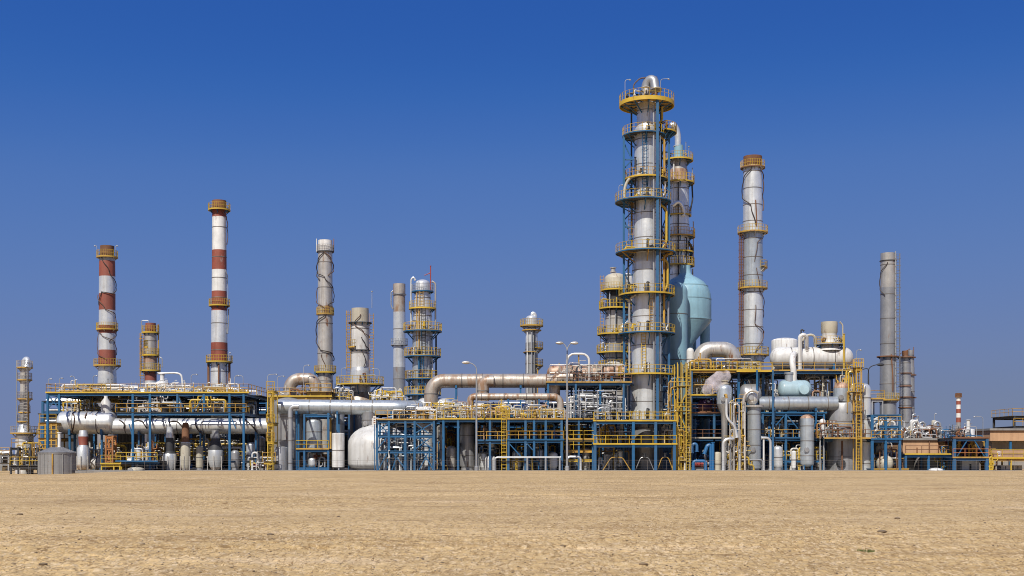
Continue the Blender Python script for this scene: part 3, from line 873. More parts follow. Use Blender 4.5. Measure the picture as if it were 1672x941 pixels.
tower('chimney_stack', 'tall plain grey stack standing behind the blue bracing at the east end', 'stack', 1450, 186,
      [(770, 585, 13.5, 13, 'dull_cladding'), (585, 470, 12.6, 12.2, 'dull_cladding'), (470, 414, 12.2, 12, 'weathered_cladding')],
      plats=[(582, 18, dict(edge='rust', rail=None, th=.16, brackets=4)), (653, 18, OC), (426, 13.5, dict(edge='dark_steel', rail=None, brackets=0, th=.1))], top='open', seam=2.8,
      ladders=[(13, 650, 416, dict(mat='dull_cladding', cage=True))], cables=[([(250, 430), (190, 450), (180, 470), (230, 485)], 'cable_black', .1), ([(275, 580), (285, 640)], 'rust', .15)], posts=[(9, 650, 412, -.9, .12, 'galvanised')])
tower('twin_tower', 'thin grey tower with rust brown rings, the thicker of a close pair', 'tower', 1478, 196,
      [(770, 650, 10, 9.5, 'dull_cladding'), (650, 582, 9, 8.5, 'dull_cladding'), (582, 573, 5, 5, 'rust')],
      plats=[(583, 14, dict(edge='rust', rail=None, brackets=3)), (609, 10.5, dict(edge='rust', rail=None, th=.15, brackets=0)), (630, 10.5, dict(edge='rust', rail=None, th=.15, brackets=0)), (648, 12, dict(edge='rust', rail=None, brackets=0)), (665, 11, dict(edge='rust', rail=None, brackets=0))], seam=2.6,
      pipes=[([(-9, 598, 0), (-9, 578, 0), (8, 570, 0)], .06, 'rust')])
tower('twin_tower', 'thinnest grey tower of a close pair, mostly hidden by its thicker twin', 'tower', 1487, 202,
      [(768, 600, 6, 6, 'dull_cladding'), (600, 572, 5.5, 5, 'dull_cladding')],
      plats=[(583, 8, dict(edge='rust', rail=None, brackets=0)), (612, 9, dict(edge='rust', rail=None, th=.15, brackets=0)), (649, 9, dict(edge='rust', rail=None, th=.15, brackets=0)), (680, 9, dict(edge='rust', rail=None, th=.15, brackets=0))], seam=2.6,
      posts=[(4, 600, 567, -.3, .1, 'rust')])
tower('chimney_stack', 'little distant stack of narrow red and white bands beyond the tan sheds', 'stack', 1565, 300,
      [(762, 690, 4, 3.8, 'dull_cladding'), (690, 682, 3.8, 3.7, 'red_paint'), (682, 675, 3.7, 3.6, 'white_paint'), (675, 668, 3.6, 3.6, 'red_paint'), (668, 661, 3.6, 3.5, 'white_paint'), (661, 655, 3.5, 3.5, 'red_paint'), (655, 649, 3.4, 3.4, 'white_paint'), (649, 642, 3.4, 3.4, 'rust')],
      plats=[(648, 5.5, dict(edge='rust', rail='rust', brackets=0, h=.8)), (700, 6, dict(edge='rust', rail=None, th=.15, brackets=0))], top='open', seam=0)

# ------------------------------------------------------------------ teal reactor
TY = 180
k = S(TY); x = X(1119, TY)
t = T('reactor', 'pale teal reactor hopper with sloping shoulder and cone behind the tallest tower', 'reactor', (x, TY, 0))
prof = [(12, 775), (12, 575), (13, 562), (41, 527), (42, 522), (42, 490), (40.5, 479), (36.5, 469), (30, 461), (21, 455), (13, 451), (9.5, 447), (8.5, 440), (8.5, 434)]
m = M(); m.lathe([(r * k, Z(p, TY)) for r, p in prof] + [(0, Z(434, TY))], 40, (x, TY, 0)); m.build('shell', 'teal_paint', t)
for a in (200, 60, 120):
    m = M(); xx, yy = x + 38 * k * math.cos(R(a)), TY + 38 * k * math.sin(R(a))
    m.tube([(xx, yy, -.05), (xx, yy, Z(520, TY))], .35, 10); m.build('leg', 'teal_paint', t)
m = M(); m.tube([(x + 33.5 * k, TY + .8, -.05), (x + 33.5 * k, TY + .8, Z(518, TY))], 8 * k, 20); m.build('downcomer', 'teal_paint', t)
for q, hwq in ((490, 42), (523, 42.2), (469, 36.6)):
    m = M(); z_ = Z(q, TY); m.lathe([(hwq * k - .05, z_ - .07), (hwq * k + .035, z_ - .07), (hwq * k + .035, z_ + .07), (hwq * k - .05, z_ + .07)], 40, (x, TY, 0)); m.build('weld_band', 'teal_paint', t)
vvessel('reactor_vessel', 'tall pale teal cylinder with a round head standing before the teal hopper', 'vessel', 1104, 174.8, 461, 775, 18.5, 'teal_paint', headr=.42, bot=False, seam=6, manway=False)
vvessel('side_drum', 'small white round ended drum peeking out beneath the teal hopper', 'drum', 1127, 170.5, 568, 606, 6, 'white_paint', skirt=.6)

# ------------------------------------------------------------------ overhead pipelines and ducts
bigpipe('overhead_pipe', 'long rust streaked overhead pipe with a downturned end beside the domed tower', [(704, 665, 169), (704, 622, 169), (905, 622, 169)], 11.5, 'rusting_cladding', supports=[(745, 622, 8), (850, 622, 8)])
bigpipe('branch_pipe', 'short rusty elbow dropping from the middle of the overhead pipe', [(806, 622, 167.9), (789, 622, 167.9), (789, 655, 167.9)], 9.5, 'rusting_cladding')
bigpipe('branch_pipe', 'grey elbow curving down between the overhead pipe and the rusty drum', [(935, 616, 167.6), (905, 616, 167.6), (905, 655, 167.6)], 9.5, 'rusting_cladding')
bigpipe('lower_pipe', 'thin rust topped white pipe slung under the overhead pipe', [(768, 662, 166), (768, 648, 166), (915, 648, 166), (915, 672, 166)], 5.6, 'rusting_cladding', supports=[(830, 648, 8.0), (880, 648, 8.0)])
hvessel('rusty_drum', 'long brown rusted drum lying on the blue deck beside the tallest tower', 'drum', 893, 1030, 597, 620, 172, 'rust_brown_cladding', legpy=624)
bigpipe('crossover_duct', 'brown tinged inverted U duct above the grey drum on the yellow deck', [(473, 652, 171), (473, 619, 171), (515, 619, 171), (515, 645, 171)], 10, 'rusting_cladding', bend=1.5, cat='duct')
bigpipe('crossover_duct', 'big silver inverted U duct arching over the yellow deck by the teal reactor', [(1144, 604, 170), (1144, 571, 170), (1197, 571, 170), (1197, 604, 170)], 13, 'weathered_cladding', bend=1.7, cat='duct')
bigpipe('header_pipe', 'thick grey blue header pipe running from the grey drum to the blue frame', [(455, 664, 166.5), (660, 666, 166.5), (690, 666, 168), (690, 690, 168)], 12, 'bluish_cladding', supports=[(486, 664, 0), (552, 664, 0), (640, 664, 0)])
bigpipe('header_pipe', 'thick grey header pipe across the east units below the teal domes', [(1238, 659, 166), (1366, 659, 166)], 11.5, 'bluish_cladding', supports=[(1262, 659, 6.2), (1330, 659, 6.2)])
bigpipe('riser_pipe', 'tall white riser pipe with a bent top beside the big grey column', [(1405, 638, 166), (1414, 632, 166), (1414, 775, 166)], 8, 'silver_cladding', bend=1)
bigpipe('riser_pipe', 'white downpipe with elbow top in front of the tall grey drum', [(488, 664, 162.5), (474, 664, 162.5), (474, 775, 162.5)], 3.9, 'galvanised', bend=2)
bigpipe('process_pipe', 'long silver process pipe with dark stains sagging behind the blue west posts', [(186, 696, 168), (440, 696, 168)], 13, 'silver_cladding', ring=3.4, supports=[(230, 696, 0), (330, 696, 0), (420, 696, 0)])
hvessel('process_drum', 'big white horizontal drum with brown drips on the west pipe', 'drum', 94, 191, 672, 709, 168, 'silver_cladding', legpy=None, saddles=2, x_legs=[118, 170], headr=.25)
t = T('overflow_pipes', 'pair of white vertical pipes with cone top rising from the white drum', 'pipe', tuple(P(173, 673, 168)))
m = M(); kk = S(168); m.lathe([(8 * kk, Z(676, 168)), (8 * kk, Z(657, 168)), (3 * kk, Z(650, 168)), (3 * kk, Z(642, 168))], 20, (X(173, 168), 168, 0)); m.build('pipe', 'white_paint', t)
for i, (pa, pts) in enumerate([('cable_brown', [(115, 673, -.2), (122, 678, -1.5), (121, 695, -1.6), (117, 707, -1.0)]), ('cable_brown', [(144, 672, 0), (140, 677, -1.4), (138, 683, -1.6)]), ('cable_black', [(195, 686, -.9), (204, 692, -1.3), (202, 700, -1.2)]), ('cable_black', [(215, 690, -.9), (230, 684, -1.0), (240, 700, -1.3)]), ('cable_black', [(275, 690, -1), (288, 686, -1), (298, 697, -1.3)]), ('cable_black', [(318, 690, -1), (322, 702, -1.3), (332, 710, -1.0)]), ('cable_black', [(400, 685, -.9), (412, 695, -1.3), (420, 707, -1)])]):
    m = M(); m.tube([P(a, b, 168 + d) for a, b, d in pts], .09, 6, bend=.8)
    tag(m.build('hanging_cable', pa, None, tuple(P(pts[0][0], pts[0][1], 168))), ['brown cable strapped round the rounded end of the white drum', 'short brown cable on the crown of the white drum', 'black cable looped over the joint between white drum and process pipe', 'black cable arching over the process pipe near the first blue post', 'black cable draped over the process pipe above the dark drop leg', 'black cable hanging from the process pipe by the rusty drop leg', 'black cable draped over the end of the process pipe near the yellow ladders'][i], 'cable', 'cables draped over the west pipe')
# ------------------------------------------------------------------ west end
t = T('storage_tank', 'squat grey galvanised tank with a shallow cone roof at the west end', 'tank', (X(93, 158), 158, ground_z(X(93, 158), 158)))
k = S(158); x = X(93, 158); g = ground_z(x, 158)
m = M(); m.lathe([(29 * k, g - .05), (29 * k, Z(741, 158)), (30 * k, Z(741, 158)), (30 * k, Z(739, 158))], 48, (x, 158, 0)); m.build('shell', 'tank_galvanised', t)
m = M(); m.lathe([(30.3 * k, Z(739, 158)), (0.8, Z(730.5, 158)), (0, Z(730.5, 158))], 48, (x, 158, 0)); m.build('roof', 'tank_galvanised', t)
for a in range(0, 12):
    aa = R(a * 30 + 8); m = M(); m.bar((x + 29.2 * k * math.cos(aa), 158 + 29.2 * k * math.sin(aa), g), (x + 29.2 * k * math.cos(aa), 158 + 29.2 * k * math.sin(aa), Z(741.5, 158)), .1); m.build('stiffener', 'tank_galvanised', t)
pipe(t, [(X(97, 158), 158, Z(731, 158)), (X(97, 158), 158, Z(706, 158))], .22, 'white_paint', name='vent_pipe')
m = M(); m.tube([(x + .3, 158 - 29.4 * k, g), (x + .3, 158 - 29.4 * k, Z(741, 158))], .1, 6); m.build('drain_pipe', 'ochre_paint', t)

# the west process frame
frame('process_structure', 'long blue steel west frame with a roof deck full of white pipes under three stacks', 'steel frame',
      [78, (97, 641, 672), 217, 245, (290, 641, 672), (333, 641, 672), 375, 398], 162, 180,
      [dict(py=641, x0=77, x1=406, rail='ochre_paint', toe='yellow_paint', siderail=True, step=1.2, strip=1.1, inset=6.8), dict(py=673, x0=190, x1=402, ya=162, rail='ochre_paint', strip=.9, inset=8.5), dict(py=675, x0=78, x1=190, ya=172, yb=180, rail='yellow_paint', cross=False), dict(py=753, x0=197, x1=262, rail='yellow_paint', toe='blue_paint', ya=160.5, yb=180), dict(py=751, x0=262, x1=398, ya=168.5, yb=180, rail='yellow_paint')],
      braces=[(78, 645, 97, 668), (97, 645, 78, 668), (217, 715, 210, 690), (375, 676, 385, 700), (290, 645, 300, 668), (333, 645, 320, 668)])
frame('access_scaffold', 'dense yellow scaffold of ladders and stubs at the west end of the long frame', 'steel frame', [64, 74, 84, 92], 165, 172,
      [dict(py=690, x0=66, x1=92, rail='yellow_paint'), dict(py=715, x0=62, x1=94, rail='yellow_paint', mat='ochre_paint'), dict(py=740, x0=62, x1=94, rail='ochre_paint')], mat='ochre_paint', w=.16, braces=[(64, 720, 74, 738), (84, 692, 74, 712)])
frame('low_structure', 'low dark frame with ochre rails at the foot of the slender tower', 'steel frame', [18, 30, 50, 62], 164, 171,
      [dict(py=730, x0=20, x1=30, rail='ochre_paint', deck=False), dict(py=760, x0=18, x1=64, rail='yellow_paint')], mat='dark_steel', w=.2)
RD = ['white_paint', 'white_paint', 'ochre_paint', 'galvanised', 'cream_paint', 'yellow_paint']
manifold('tangle of white and yellow pipes on the roof deck before the cable wrapped stack', 95, 222, 641, 626, 164, 172, 22, RD, 11, .13)
manifold('white pipes crowding the roof deck beneath the short stout stack', 218, 300, 641, 624, 164, 172, 18, RD, 12, .13)
manifold('low pipes and stubs on the roof deck at the foot of the tallest banded stack', 300, 400, 641, 626, 164, 173, 20, RD, 13, .12)
manifold('white hoop pipes with valves on the middle deck above the white drum', 100, 190, 675, 644, 172.5, 178, 22, RD + ['yellow_paint', 'galvanised'], 14, .14)
manifold('pale pipe knots on the middle deck between the first blue posts', 192, 290, 673, 646, 164, 178, 26, RD + ['galvanised', 'bluish_cladding'], 15, .15)
manifold('pale pipe knots on the middle deck under the tallest banded stack', 292, 398, 673, 646, 164, 178, 28, RD + ['galvanised', 'bluish_cladding', 'blue_paint'], 16, .15)
manifold('yellow and white pump pipes on the low deck below the process pipe', 198, 262, 753, 722, 164, 176, 24, RD + ['orange_primer', 'bright_blue_paint'], 17, .15)
manifold('yellow and grey pipes on the low deck near the yellow ladder tower', 266, 396, 751, 715, 169, 177, 30, RD + ['galvanised', 'yellow_paint'], 18, .15)
manifold('yellow pipes at ground level under the white drum', 125, 200, 770, 722, 169, 178, 20, ['yellow_paint', 'ochre_paint', 'white_paint', 'galvanised'], 19, .18, ground=True)
manifold('white pipes and valves at ground level between the west frame and the yellow ladders', 398, 440, 770, 738, 163, 174, 14, ['white_paint', 'galvanised', 'yellow_paint', 'pump_red'], 20, .14, ground=True)
vvessel('knockout_drum', 'white drum on the roof deck beside the short stout stack with a bent vent', 'drum', 265, 173, 622, 642, 10.5, 'white_paint', headr=.2, bot=False, nozzle=.9)
pipe_t = T('vent_pipe', 'white vent pipe with long horizontal arm above the roof deck drum', 'pipe', tuple(P(265, 622, 173)))
pipe(pipe_t, [P(258, 610, 173), P(285, 609, 173), P(296, 611, 173), P(298, 624, 173), P(298, 641, 173)], .14, 'white_paint'); pipe(pipe_t, [P(265, 622, 173), P(265, 610, 173)], .3, 'white_paint')
vvessel('heat_drum', 'grey dome headed drum between the decks under the short stout stack', 'drum', 264, 173, 655, 690, 14, 'dull_cladding', legs=4)
vvessel('heat_drum', 'grey dome headed drum between the decks under the tallest banded stack', 'drum', 358, 174, 652, 690, 14, 'bluish_cladding', legs=4)
# drop legs below the process pipe


def dropleg(label, px, Y, segs, mats, feet=True):
    x = X(px, Y); k = S(Y)
    t = T('drop_leg', label, 'vessel', (x, Y, ground_z(x, Y)), 'drop legs under the west pipe')
    ms = []
    prof, mis = [], []
    for (hw, py), mn in zip(segs, mats):
        if mn not in ms: ms.append(mn)
        prof.append((hw * k, Z(py, Y))); mis.append(ms.index(mn))
    m = M(); m.lathe(prof, 24, (x, Y, 0), mis=mis[:-1]); m.build('shell', ms, t)
    m = M(); hw, py = segs[-1]; m.lathe([(hw * k * 1.25, ground_z(x, Y) - .05), (hw * k * 1.25, Z(py, Y) + .05), (0, Z(py, Y) + .05)], 16, (x, Y, 0)); m.build('pedestal', 'concrete', t)
    m = M(); r = max(s[0] for s in segs) * k
    for q in range(3):
        m2 = M(); a = R(210 + 60 * q); m2.bar((x + r * 1.05 * math.cos(a), Y + r * 1.05 * math.sin(a), 0), (x + r * 1.05 * math.cos(a), Y + r * 1.05 * math.sin(a), Z(745, Y)), .1); m2.build('leg', 'weathered_cladding', t)
    return t


dropleg('drop leg with a rust red neck and white body under the white drum', 136, 165.5, [(6, 703), (8, 712), (8, 713), (7, 727), (10, 732), (10.5, 760), (8, 767), (5, 769)], ['silver_cladding', 'silver_cladding', 'red_paint', 'silver_cladding', 'silver_cladding', 'rusting_cladding', 'dark_steel', 'dark_steel'])
dropleg('drop leg with a black neck and silver bulb under the process pipe', 277, 165.5, [(5, 697), (6.5, 714), (6.5, 715), (7, 737), (10.5, 741), (11.2, 750), (9.5, 762), (6, 768)], ['silver_cladding', 'silver_cladding', 'dark_steel', 'dark_steel', 'silver_cladding', 'silver_cladding', 'silver_cladding', 'rusting_cladding'])
dropleg('drop leg with an orange brown top and pale body under the process pipe', 303, 166, [(4.5, 690), (6, 700), (6, 718), (7, 722), (8, 724), (8, 758), (6.5, 765), (5, 769)], ['rust', 'rust', 'rust', 'white_paint', 'cream_paint', 'cream_paint', 'rusting_cladding', 'rusting_cladding'])
dropleg('drop leg with a wide grey belly and pipe elbows nearest the yellow ladders', 352, 166, [(6, 703), (7, 716), (9, 728), (12, 735), (12.5, 752), (9, 763), (5, 769)], ['dull_cladding', 'dark_steel', 'dark_steel', 'silver_cladding', 'silver_cladding', 'rusting_cladding', 'rusting_cladding'])
hvessel('bullet_tank', 'white round ended tank on the ground under the white drum', 'tank', 148, 174, 744, 769, 170, 'white_paint', saddles=2)
frame('pipe_stand', 'slim orange primer tower standing under the white drum', 'steel frame', [173, 184], 164.5, 165.8, [dict(py=711, x0=173, x1=184, deck=False), dict(py=730, x0=173, x1=184, deck=False), dict(py=750, x0=173, x1=184, deck=False)], mat='orange_primer', w=.22, braces=[(173, 730, 184, 712), (173, 750, 184, 731), (173, 768, 184, 751)])
frame('pump_platform', 'low yellow platform beside the orange primer tower', 'steel frame', [166, 186, 196], 163.5, 168, [dict(py=757, x0=166, x1=197, rail='yellow_paint', toe='yellow_paint')], mat='yellow_paint', w=.18)
for i, (px, mt, d) in enumerate([(235, 'bluish_cladding', 'blue grey motor on the low deck in front of the dark frame'), (420, 'pump_red', 'red motor beside the yellow ladder tower')]):
    pump('pump set with ' + d, px, 164, mt, .8, zb=.004)
vvessel('small_tank', 'low rusty white tank lid just above the sand beneath the low deck', 'tank', 222, 158.5, 763, 770, 13, 'cream_paint', headr=.15, bot=False)

# yellow ladder tower and grey drum group
frame('ladder_tower', 'tall yellow ladder tower between the west frame and the grey drum', 'ladder tower', [437, 447], 162, 164.5,
      [dict(py=637, x0=436, x1=448, rail='yellow_paint', deck=False), dict(py=690, x0=436, x1=448, rail='yellow_paint'), dict(py=720, x0=436, x1=448, rail='ochre_paint', deck=False), dict(py=753, x0=430, x1=450, rail='ochre_paint')], mat='yellow_paint', w=.11)
t = T('open_ladder', 'yellow open ladder up the side of the ladder tower', 'ladder', (X(442, 161.7), 161.7, 0)); ladder(t, X(442, 161.7), 161.7, 0, Z(625, 161.7), .45, mat='yellow_paint', r=.035, cage=False)
vvessel('grey_drum', 'tall wide grey drum with bolted bands behind the white downpipe', 'drum', 472, 169, 648, 775, 27, 'dull_cladding', headr=.28, bot=False, seam=3)
vvessel('grey_drum', 'square shouldered shape standing in for the sunlit foot of the tall grey drum', 'tank', 458, 164.2, 729, 775, 12.5, 'dull_cladding', headr=.1, bot=False, seam=6)  # added shape standing in for sunlight on the drum's lower front
frame('drum_platform', 'yellow railed platform over the tall grey drum', 'platform', [(442, 646), (500, 646), (540, 646)], 168.2, 175.5, [dict(py=647, x0=440, x1=541, rail='ochre_paint', toe='yellow_paint', siderail=True, mat='ochre_paint'), dict(py=640, x0=500, x1=541, rail='ochre_paint', ya=168)], mat='ochre_paint', w=.2)
frame('vessel_structure', 'open blue and ochre frame around the tapered silver vessel', 'steel frame', [(484, 676), (497, 676), (536, 674)], 163.5, 171.5, [dict(py=676, x0=500, x1=541, deck=False), dict(py=733, x0=484, x1=536, rail='yellow_paint', toe='ochre_paint'), dict(py=762, x0=484, x1=536, deck=False)], w=.26)
vvessel('tapered_vessel', 'silver blue vessel with a cone bottom inside the small blue frame', 'vessel', 513, 167.5, 682, 760, 13, 'bluish_cladding', headr=.3, legs=4)
vvessel('ball_tank', 'little silver ball vessel below the cone bottom vessel', 'vessel', 510, 164.5, 746, 765, 7, 'silver_cladding', legs=4)
vvessel('upright_tank', 'tall narrow grey column behind the small white upright tank', 'vessel', 551, 170, 674, 775, 11.5, 'dull_cladding', bot=False, headr=.1)
vvessel('upright_tank', 'small white upright tank with brown seams beside the large white dome', 'tank', 552, 164.5, 707, 764, 10.3, 'white_paint', headr=.06, legs=3, seam=2.6, manway=False)
vvessel('dome_tank', 'large white dome topped tank partly behind the blue braced frame', 'tank', 617, 166.6, 693, 771, 49, 'white_paint', headr=.35, seam=9, bot=True, skirt=.8, nozzle=.8, manway=False, botr=.4)
vvessel('neck_vessel', 'grey neck column between the header pipe and the white dome tank', 'vessel', 602, 166.5, 672, 700, 11, 'dull_cladding', headr=.05, bot=False)
vvessel('white_vessel', 'upright white vessel inside the east half of the blue braced frame', 'vessel', 695, 169, 683, 775, 13, 'white_paint', headr=.2, bot=False)
frame('deck_support', 'ochre railed platform with small stubs beneath the wide yellow round platform', 'platform', [(540, 660), (570, 660), (612, 660)], 170.5, 176, [dict(py=655, x0=540, x1=570, rail='yellow_paint'), dict(py=655, x0=605, x1=640, rail='yellow_paint')], w=.2)
manifold('pipes and valves on the railed platform beneath the wide round yellow platform', 538, 572, 655, 632, 171, 175, 14, RD + ['galvanised', 'dark_steel'], 21, .13)
manifold('pale pipes and ochre stubs beyond the header pipe beneath the pale slim stack', 606, 660, 660, 632, 171, 178, 16, RD + ['dark_steel', 'ochre_paint'], 22, .12)
manifold('pipes and yellow stubs on the platform over the tall grey drum', 446, 538, 647, 632, 169, 175, 16, RD + ['rust', 'rust_brown_cladding'], 23, .13)
manifold('brown and grey pipes at the foot of the tapered silver vessel', 486, 540, 770, 735, 164, 170, 16, ['weathered_cladding', 'rust', 'yellow_paint', 'galvanised', 'blue_paint'], 25, .14, ground=True)

# ------------------------------------------------------------------ braced blue frame in front of the dome
frame('braced_structure', 'blue cross braced frame in front of the white dome tank', 'steel frame', [615.5, (635, 684, 735), 662, 677, 708.5], 158.5, 162,
      [dict(py=685, x0=614, x1=710, toe='ochre_paint', rail='ochre_paint', siderail=False), dict(py=709, x0=614, x1=710, deck=False, cross=False), dict(py=735, x0=614, x1=710, deck=False), dict(py=731, x0=630, x1=666, rail='galvanised', cross=False, ya=160)],
      braces=[(615.5, 708, 635, 690), (635, 708, 615.5, 690), (615.5, 734, 634, 711), (617, 768, 634, 737), (640, 737, 662, 766), (650, 738, 640, 768), (677, 708, 708, 690), (708, 734, 677, 711), (677, 734, 708, 711), (708, 768, 690, 737), (684, 768, 700, 737), (677, 690, 700, 708)])
manifold('white and blue small pipes inside the blue cross braced frame', 618, 706, 770, 690, 159, 161.6, 20, ['blue_paint', 'white_paint', 'bluish_cladding', 'galvanised', 'dark_steel', 'blue_paint'], 31, .14, ground=True)
manifold('grey tank nozzles and pipes on the deck of the blue cross braced frame', 640, 712, 685, 664, 159, 161.6, 12, ['galvanised', 'white_paint', 'ochre_paint', 'dark_steel'], 32, .13)
t = T('sign_board', 'small white notice board with brown marks at the corner of the blue braced frame', 'sign', tuple(P(611.5, 692, 158)))
m = M(); m.box(X(609, 158), X(614, 158), 157.97, 158.03, Z(693, 158), Z(679.5, 158)); m.build('board', 'white_paint', t)
for q in (682, 686, 689.5):
    m = M(); m.box(X(610, 158), X(613, 158), 157.955, 157.969, Z(q + 1.6, 158), Z(q, 158)); m.build('mark', 'rust', t)
m = M(); m.bar((X(611.5, 158.07), 158.09, -.05), (X(611.5, 158.07), 158.09, Z(680, 158)), .1); m.build('post', 'blue_paint', t)

# ------------------------------------------------------------------ centre deck
frame('centre_deck', 'wide blue deck carrying domed drums and yellow rails beside the braced frame', 'steel frame', [724, 748, 778, 800, 829], 160.5, 176,
      [dict(py=684, x0=712, x1=829, rail='yellow_paint', toe='yellow_paint', step=1.1), dict(py=719, x0=778, x1=829, rail='ochre_paint', toe='blue_paint'), dict(py=722, x0=712, x1=760, ya=166, yb=176, deck=False)], w=.3)
frame('grid_structure', 'blue steel grid bay hung with yellow rails next to the yellow caged ladder', 'steel frame', [830, (858, 684), (872, 684, 748), (891, 684), 917], 159.5, 176,
      [dict(py=684, x0=829, x1=919, rail='yellow_paint', toe='ochre_paint', step=1.1), dict(py=718, x0=829, x1=919, rail='ochre_paint', toe='blue_paint')], w=.3,
      braces=[(832, 725, 850, 745), (860, 724, 870, 735)])
frame('rail_rack', 'yellow railed low rack between the grid bay and the base of the tallest tower', 'steel frame', [925, 945, 968], 164, 174,
      [dict(py=684, x0=920, x1=970, rail='galvanised', toe='ochre_paint'), dict(py=717, x0=920, x1=970, rail='yellow_paint', toe='ochre_paint'), dict(py=734, x0=920, x1=970, rail='yellow_paint', deck=False, mat='ochre_paint', cross=False), dict(py=749, x0=920, x1=970, rail=None, deck=False, mat='yellow_paint', cross=False)], w=.26)
t = T('caged_ladder', 'yellow caged ladder standing before the centre deck', 'ladder', (X(823, 159.4), 159.4, 0)); ladder(t, X(823, 159.4), 159.4, 0, Z(664, 159.4), .6, 'yellow_paint', r=.05)
t = T('ground_pipe', 'white horizontal pipe on short legs along the foot of the grid bay', 'pipe', (X(860, 158.8), 158.8, 0))
pipe(t, [(X(808, 158.8), 158.8, 0), (X(808, 158.8), 158.8, Z(747, 158.8)), (X(916, 158.8), 158.8, Z(747, 158.8))], .12, 'galvanised')
for px in (861, 891, 914): m = M(); m.tube([(X(px, 158.8), 158.8, -.05), (X(px, 158.8), 158.8, Z(747, 158.8))], .13, 8); m.build('leg', 'galvanised', t)
t = T('ground_pipe', 'grey hoop pipe standing on the ground between the grid bay and the tallest tower', 'pipe', (X(937, 161), 161, 0))
pipe(t, [(X(926, 161), 161, 0), (X(926, 161), 161, Z(746, 161)), (X(948, 161), 161, Z(746, 161)), (X(948, 161), 161, 0)], .15, 'silver_cladding', bend=.4)
vvessel('upright_vessel', 'upright grey vessel under the centre deck', 'vessel', 763, 164.5, 689, 766, 12, 'dull_cladding', headr=.25, skirt=.85)
vvessel('cone_tank', 'small white round shouldered tank on the ground before the centre deck', 'tank', 801, 161.5, 744, 775, 9.5, 'white_paint', headr=.35, bot=False)
vvessel('slim_vessel', 'slim pale vessel under the lower deck behind the small white tank', 'vessel', 803, 167, 705, 740, 7, 'silver_cladding', legs=3)
vvessel('leg_vessel', 'tall dark grey post like vessel next to the blue braced frame', 'vessel', 722, 162.8, 692, 775, 4.2, 'dull_cladding', headr=.2, bot=False)
hvessel('domed_drum', 'silver dome ended drum on the centre deck under the overhead pipe bend', 'drum', 680, 738, 650, 682, 170, 'silver_cladding', legpy=684, headr=.32)
hvessel('domed_drum', 'pale dome ended drum with rusty top on the middle of the centre deck', 'drum', 750, 830, 657, 682, 171, 'white_paint', legpy=684, headr=.35)
hvessel('domed_drum', 'third pale drum mostly hidden behind railings above the grid bay', 'drum', 835, 912, 660, 682, 172, 'bluish_cladding', legpy=684, headr=.3)
CD = ['white_paint', 'white_paint', 'galvanised', 'ochre_paint', 'yellow_paint', 'rust_brown_cladding', 'cream_paint']
manifold('rusty and white pipe stubs on the deck below the bend of the overhead pipe', 690, 770, 684, 655, 161.5, 167, 20, CD, 41, .13)
manifold('white pipes and valve wheels on the centre deck behind the yellow caged ladder', 770, 850, 684, 658, 161.5, 167, 22, CD, 42, .13)
manifold('white looped pipes above the grid bay below the thin rust topped pipe', 848, 925, 684, 660, 161.5, 168, 22, CD, 43, .13)
manifold('yellow pipes and motors inside the upper half of the grid bay', 832, 916, 718, 688, 161, 172, 34, ['yellow_paint', 'yellow_paint', 'bright_blue_paint', 'galvanised', 'ochre_paint', 'white_paint'], 44, .17, valves=6)
manifold('blue and yellow pipes inside the lower half of the grid bay', 832, 916, 770, 722, 161, 172, 36, ['yellow_paint', 'bright_blue_paint', 'bright_blue_paint', 'galvanised', 'ochre_paint', 'blue_paint'], 45, .15, ground=True)
manifold('pale pipes and ochre valves on the lower deck behind the single lamp post', 780, 828, 719, 688, 161.5, 172, 20, CD + ['purple_paint', 'blue_paint'], 46, .15)
manifold('ochre valves and brown pipes in the gap behind the upright grey vessel', 712, 760, 770, 690, 168, 175, 22, ['ochre_paint', 'yellow_paint', 'rust', 'concrete', 'blue_paint'], 47, .16, ground=True)
manifold('yellow pipes at ground level beneath the lower centre deck', 770, 828, 770, 724, 163, 174, 18, ['yellow_paint', 'galvanised', 'blue_paint', 'white_paint'], 48, .14, ground=True)
manifold('bundle of thin silver loops on the rack between grid bay and tallest tower', 928, 1022, 684, 636, 165, 172, 46, ['white_paint', 'galvanised', 'galvanised', 'silver_cladding', 'dull_cladding'], 49, .14, runs=6)
manifold('yellow pipes tangled in the low rack beside the base of the tallest tower', 921, 969, 717, 690, 165, 173, 22, ['yellow_paint', 'ochre_paint', 'galvanised', 'ochre_paint'], 50, .12)
manifold('yellow and brown pipes at ground level in the low rack', 921, 969, 770, 720, 165, 173, 22, ['yellow_paint', 'ochre_paint', 'galvanised', 'white_paint'], 51, .13, ground=True)
frame('drum_deck', 'blue deck with ochre rails holding the brown rusted drum', 'platform', [(895, 625), (940, 625), (980, 625), (1018, 625)], 166, 178, [dict(py=624, x0=893, x1=1030, rail='rust', toe='ochre_paint')], w=.26)
manifold('rusty pipes and white lines around the brown rusted drum', 898, 1020, 624, 592, 166.6, 169.5, 22, ['rust', 'weathered_cladding', 'rust_brown_cladding', 'dark_steel', 'cream_paint'], 52, .1)
t = T('loop_pipe', 'long white looped pipe arching over the brown rusted drum', 'pipe', tuple(P(928, 622, 168)))
pipe(t, [P(926, 640, 167), P(926, 578, 167), P(962, 578, 167), P(962, 622, 167)], .16, 'white_paint', bend=1.0)
pipe(t, [P(945, 600, 167.4), P(945, 578, 167.2)], .1, 'ochre_paint')

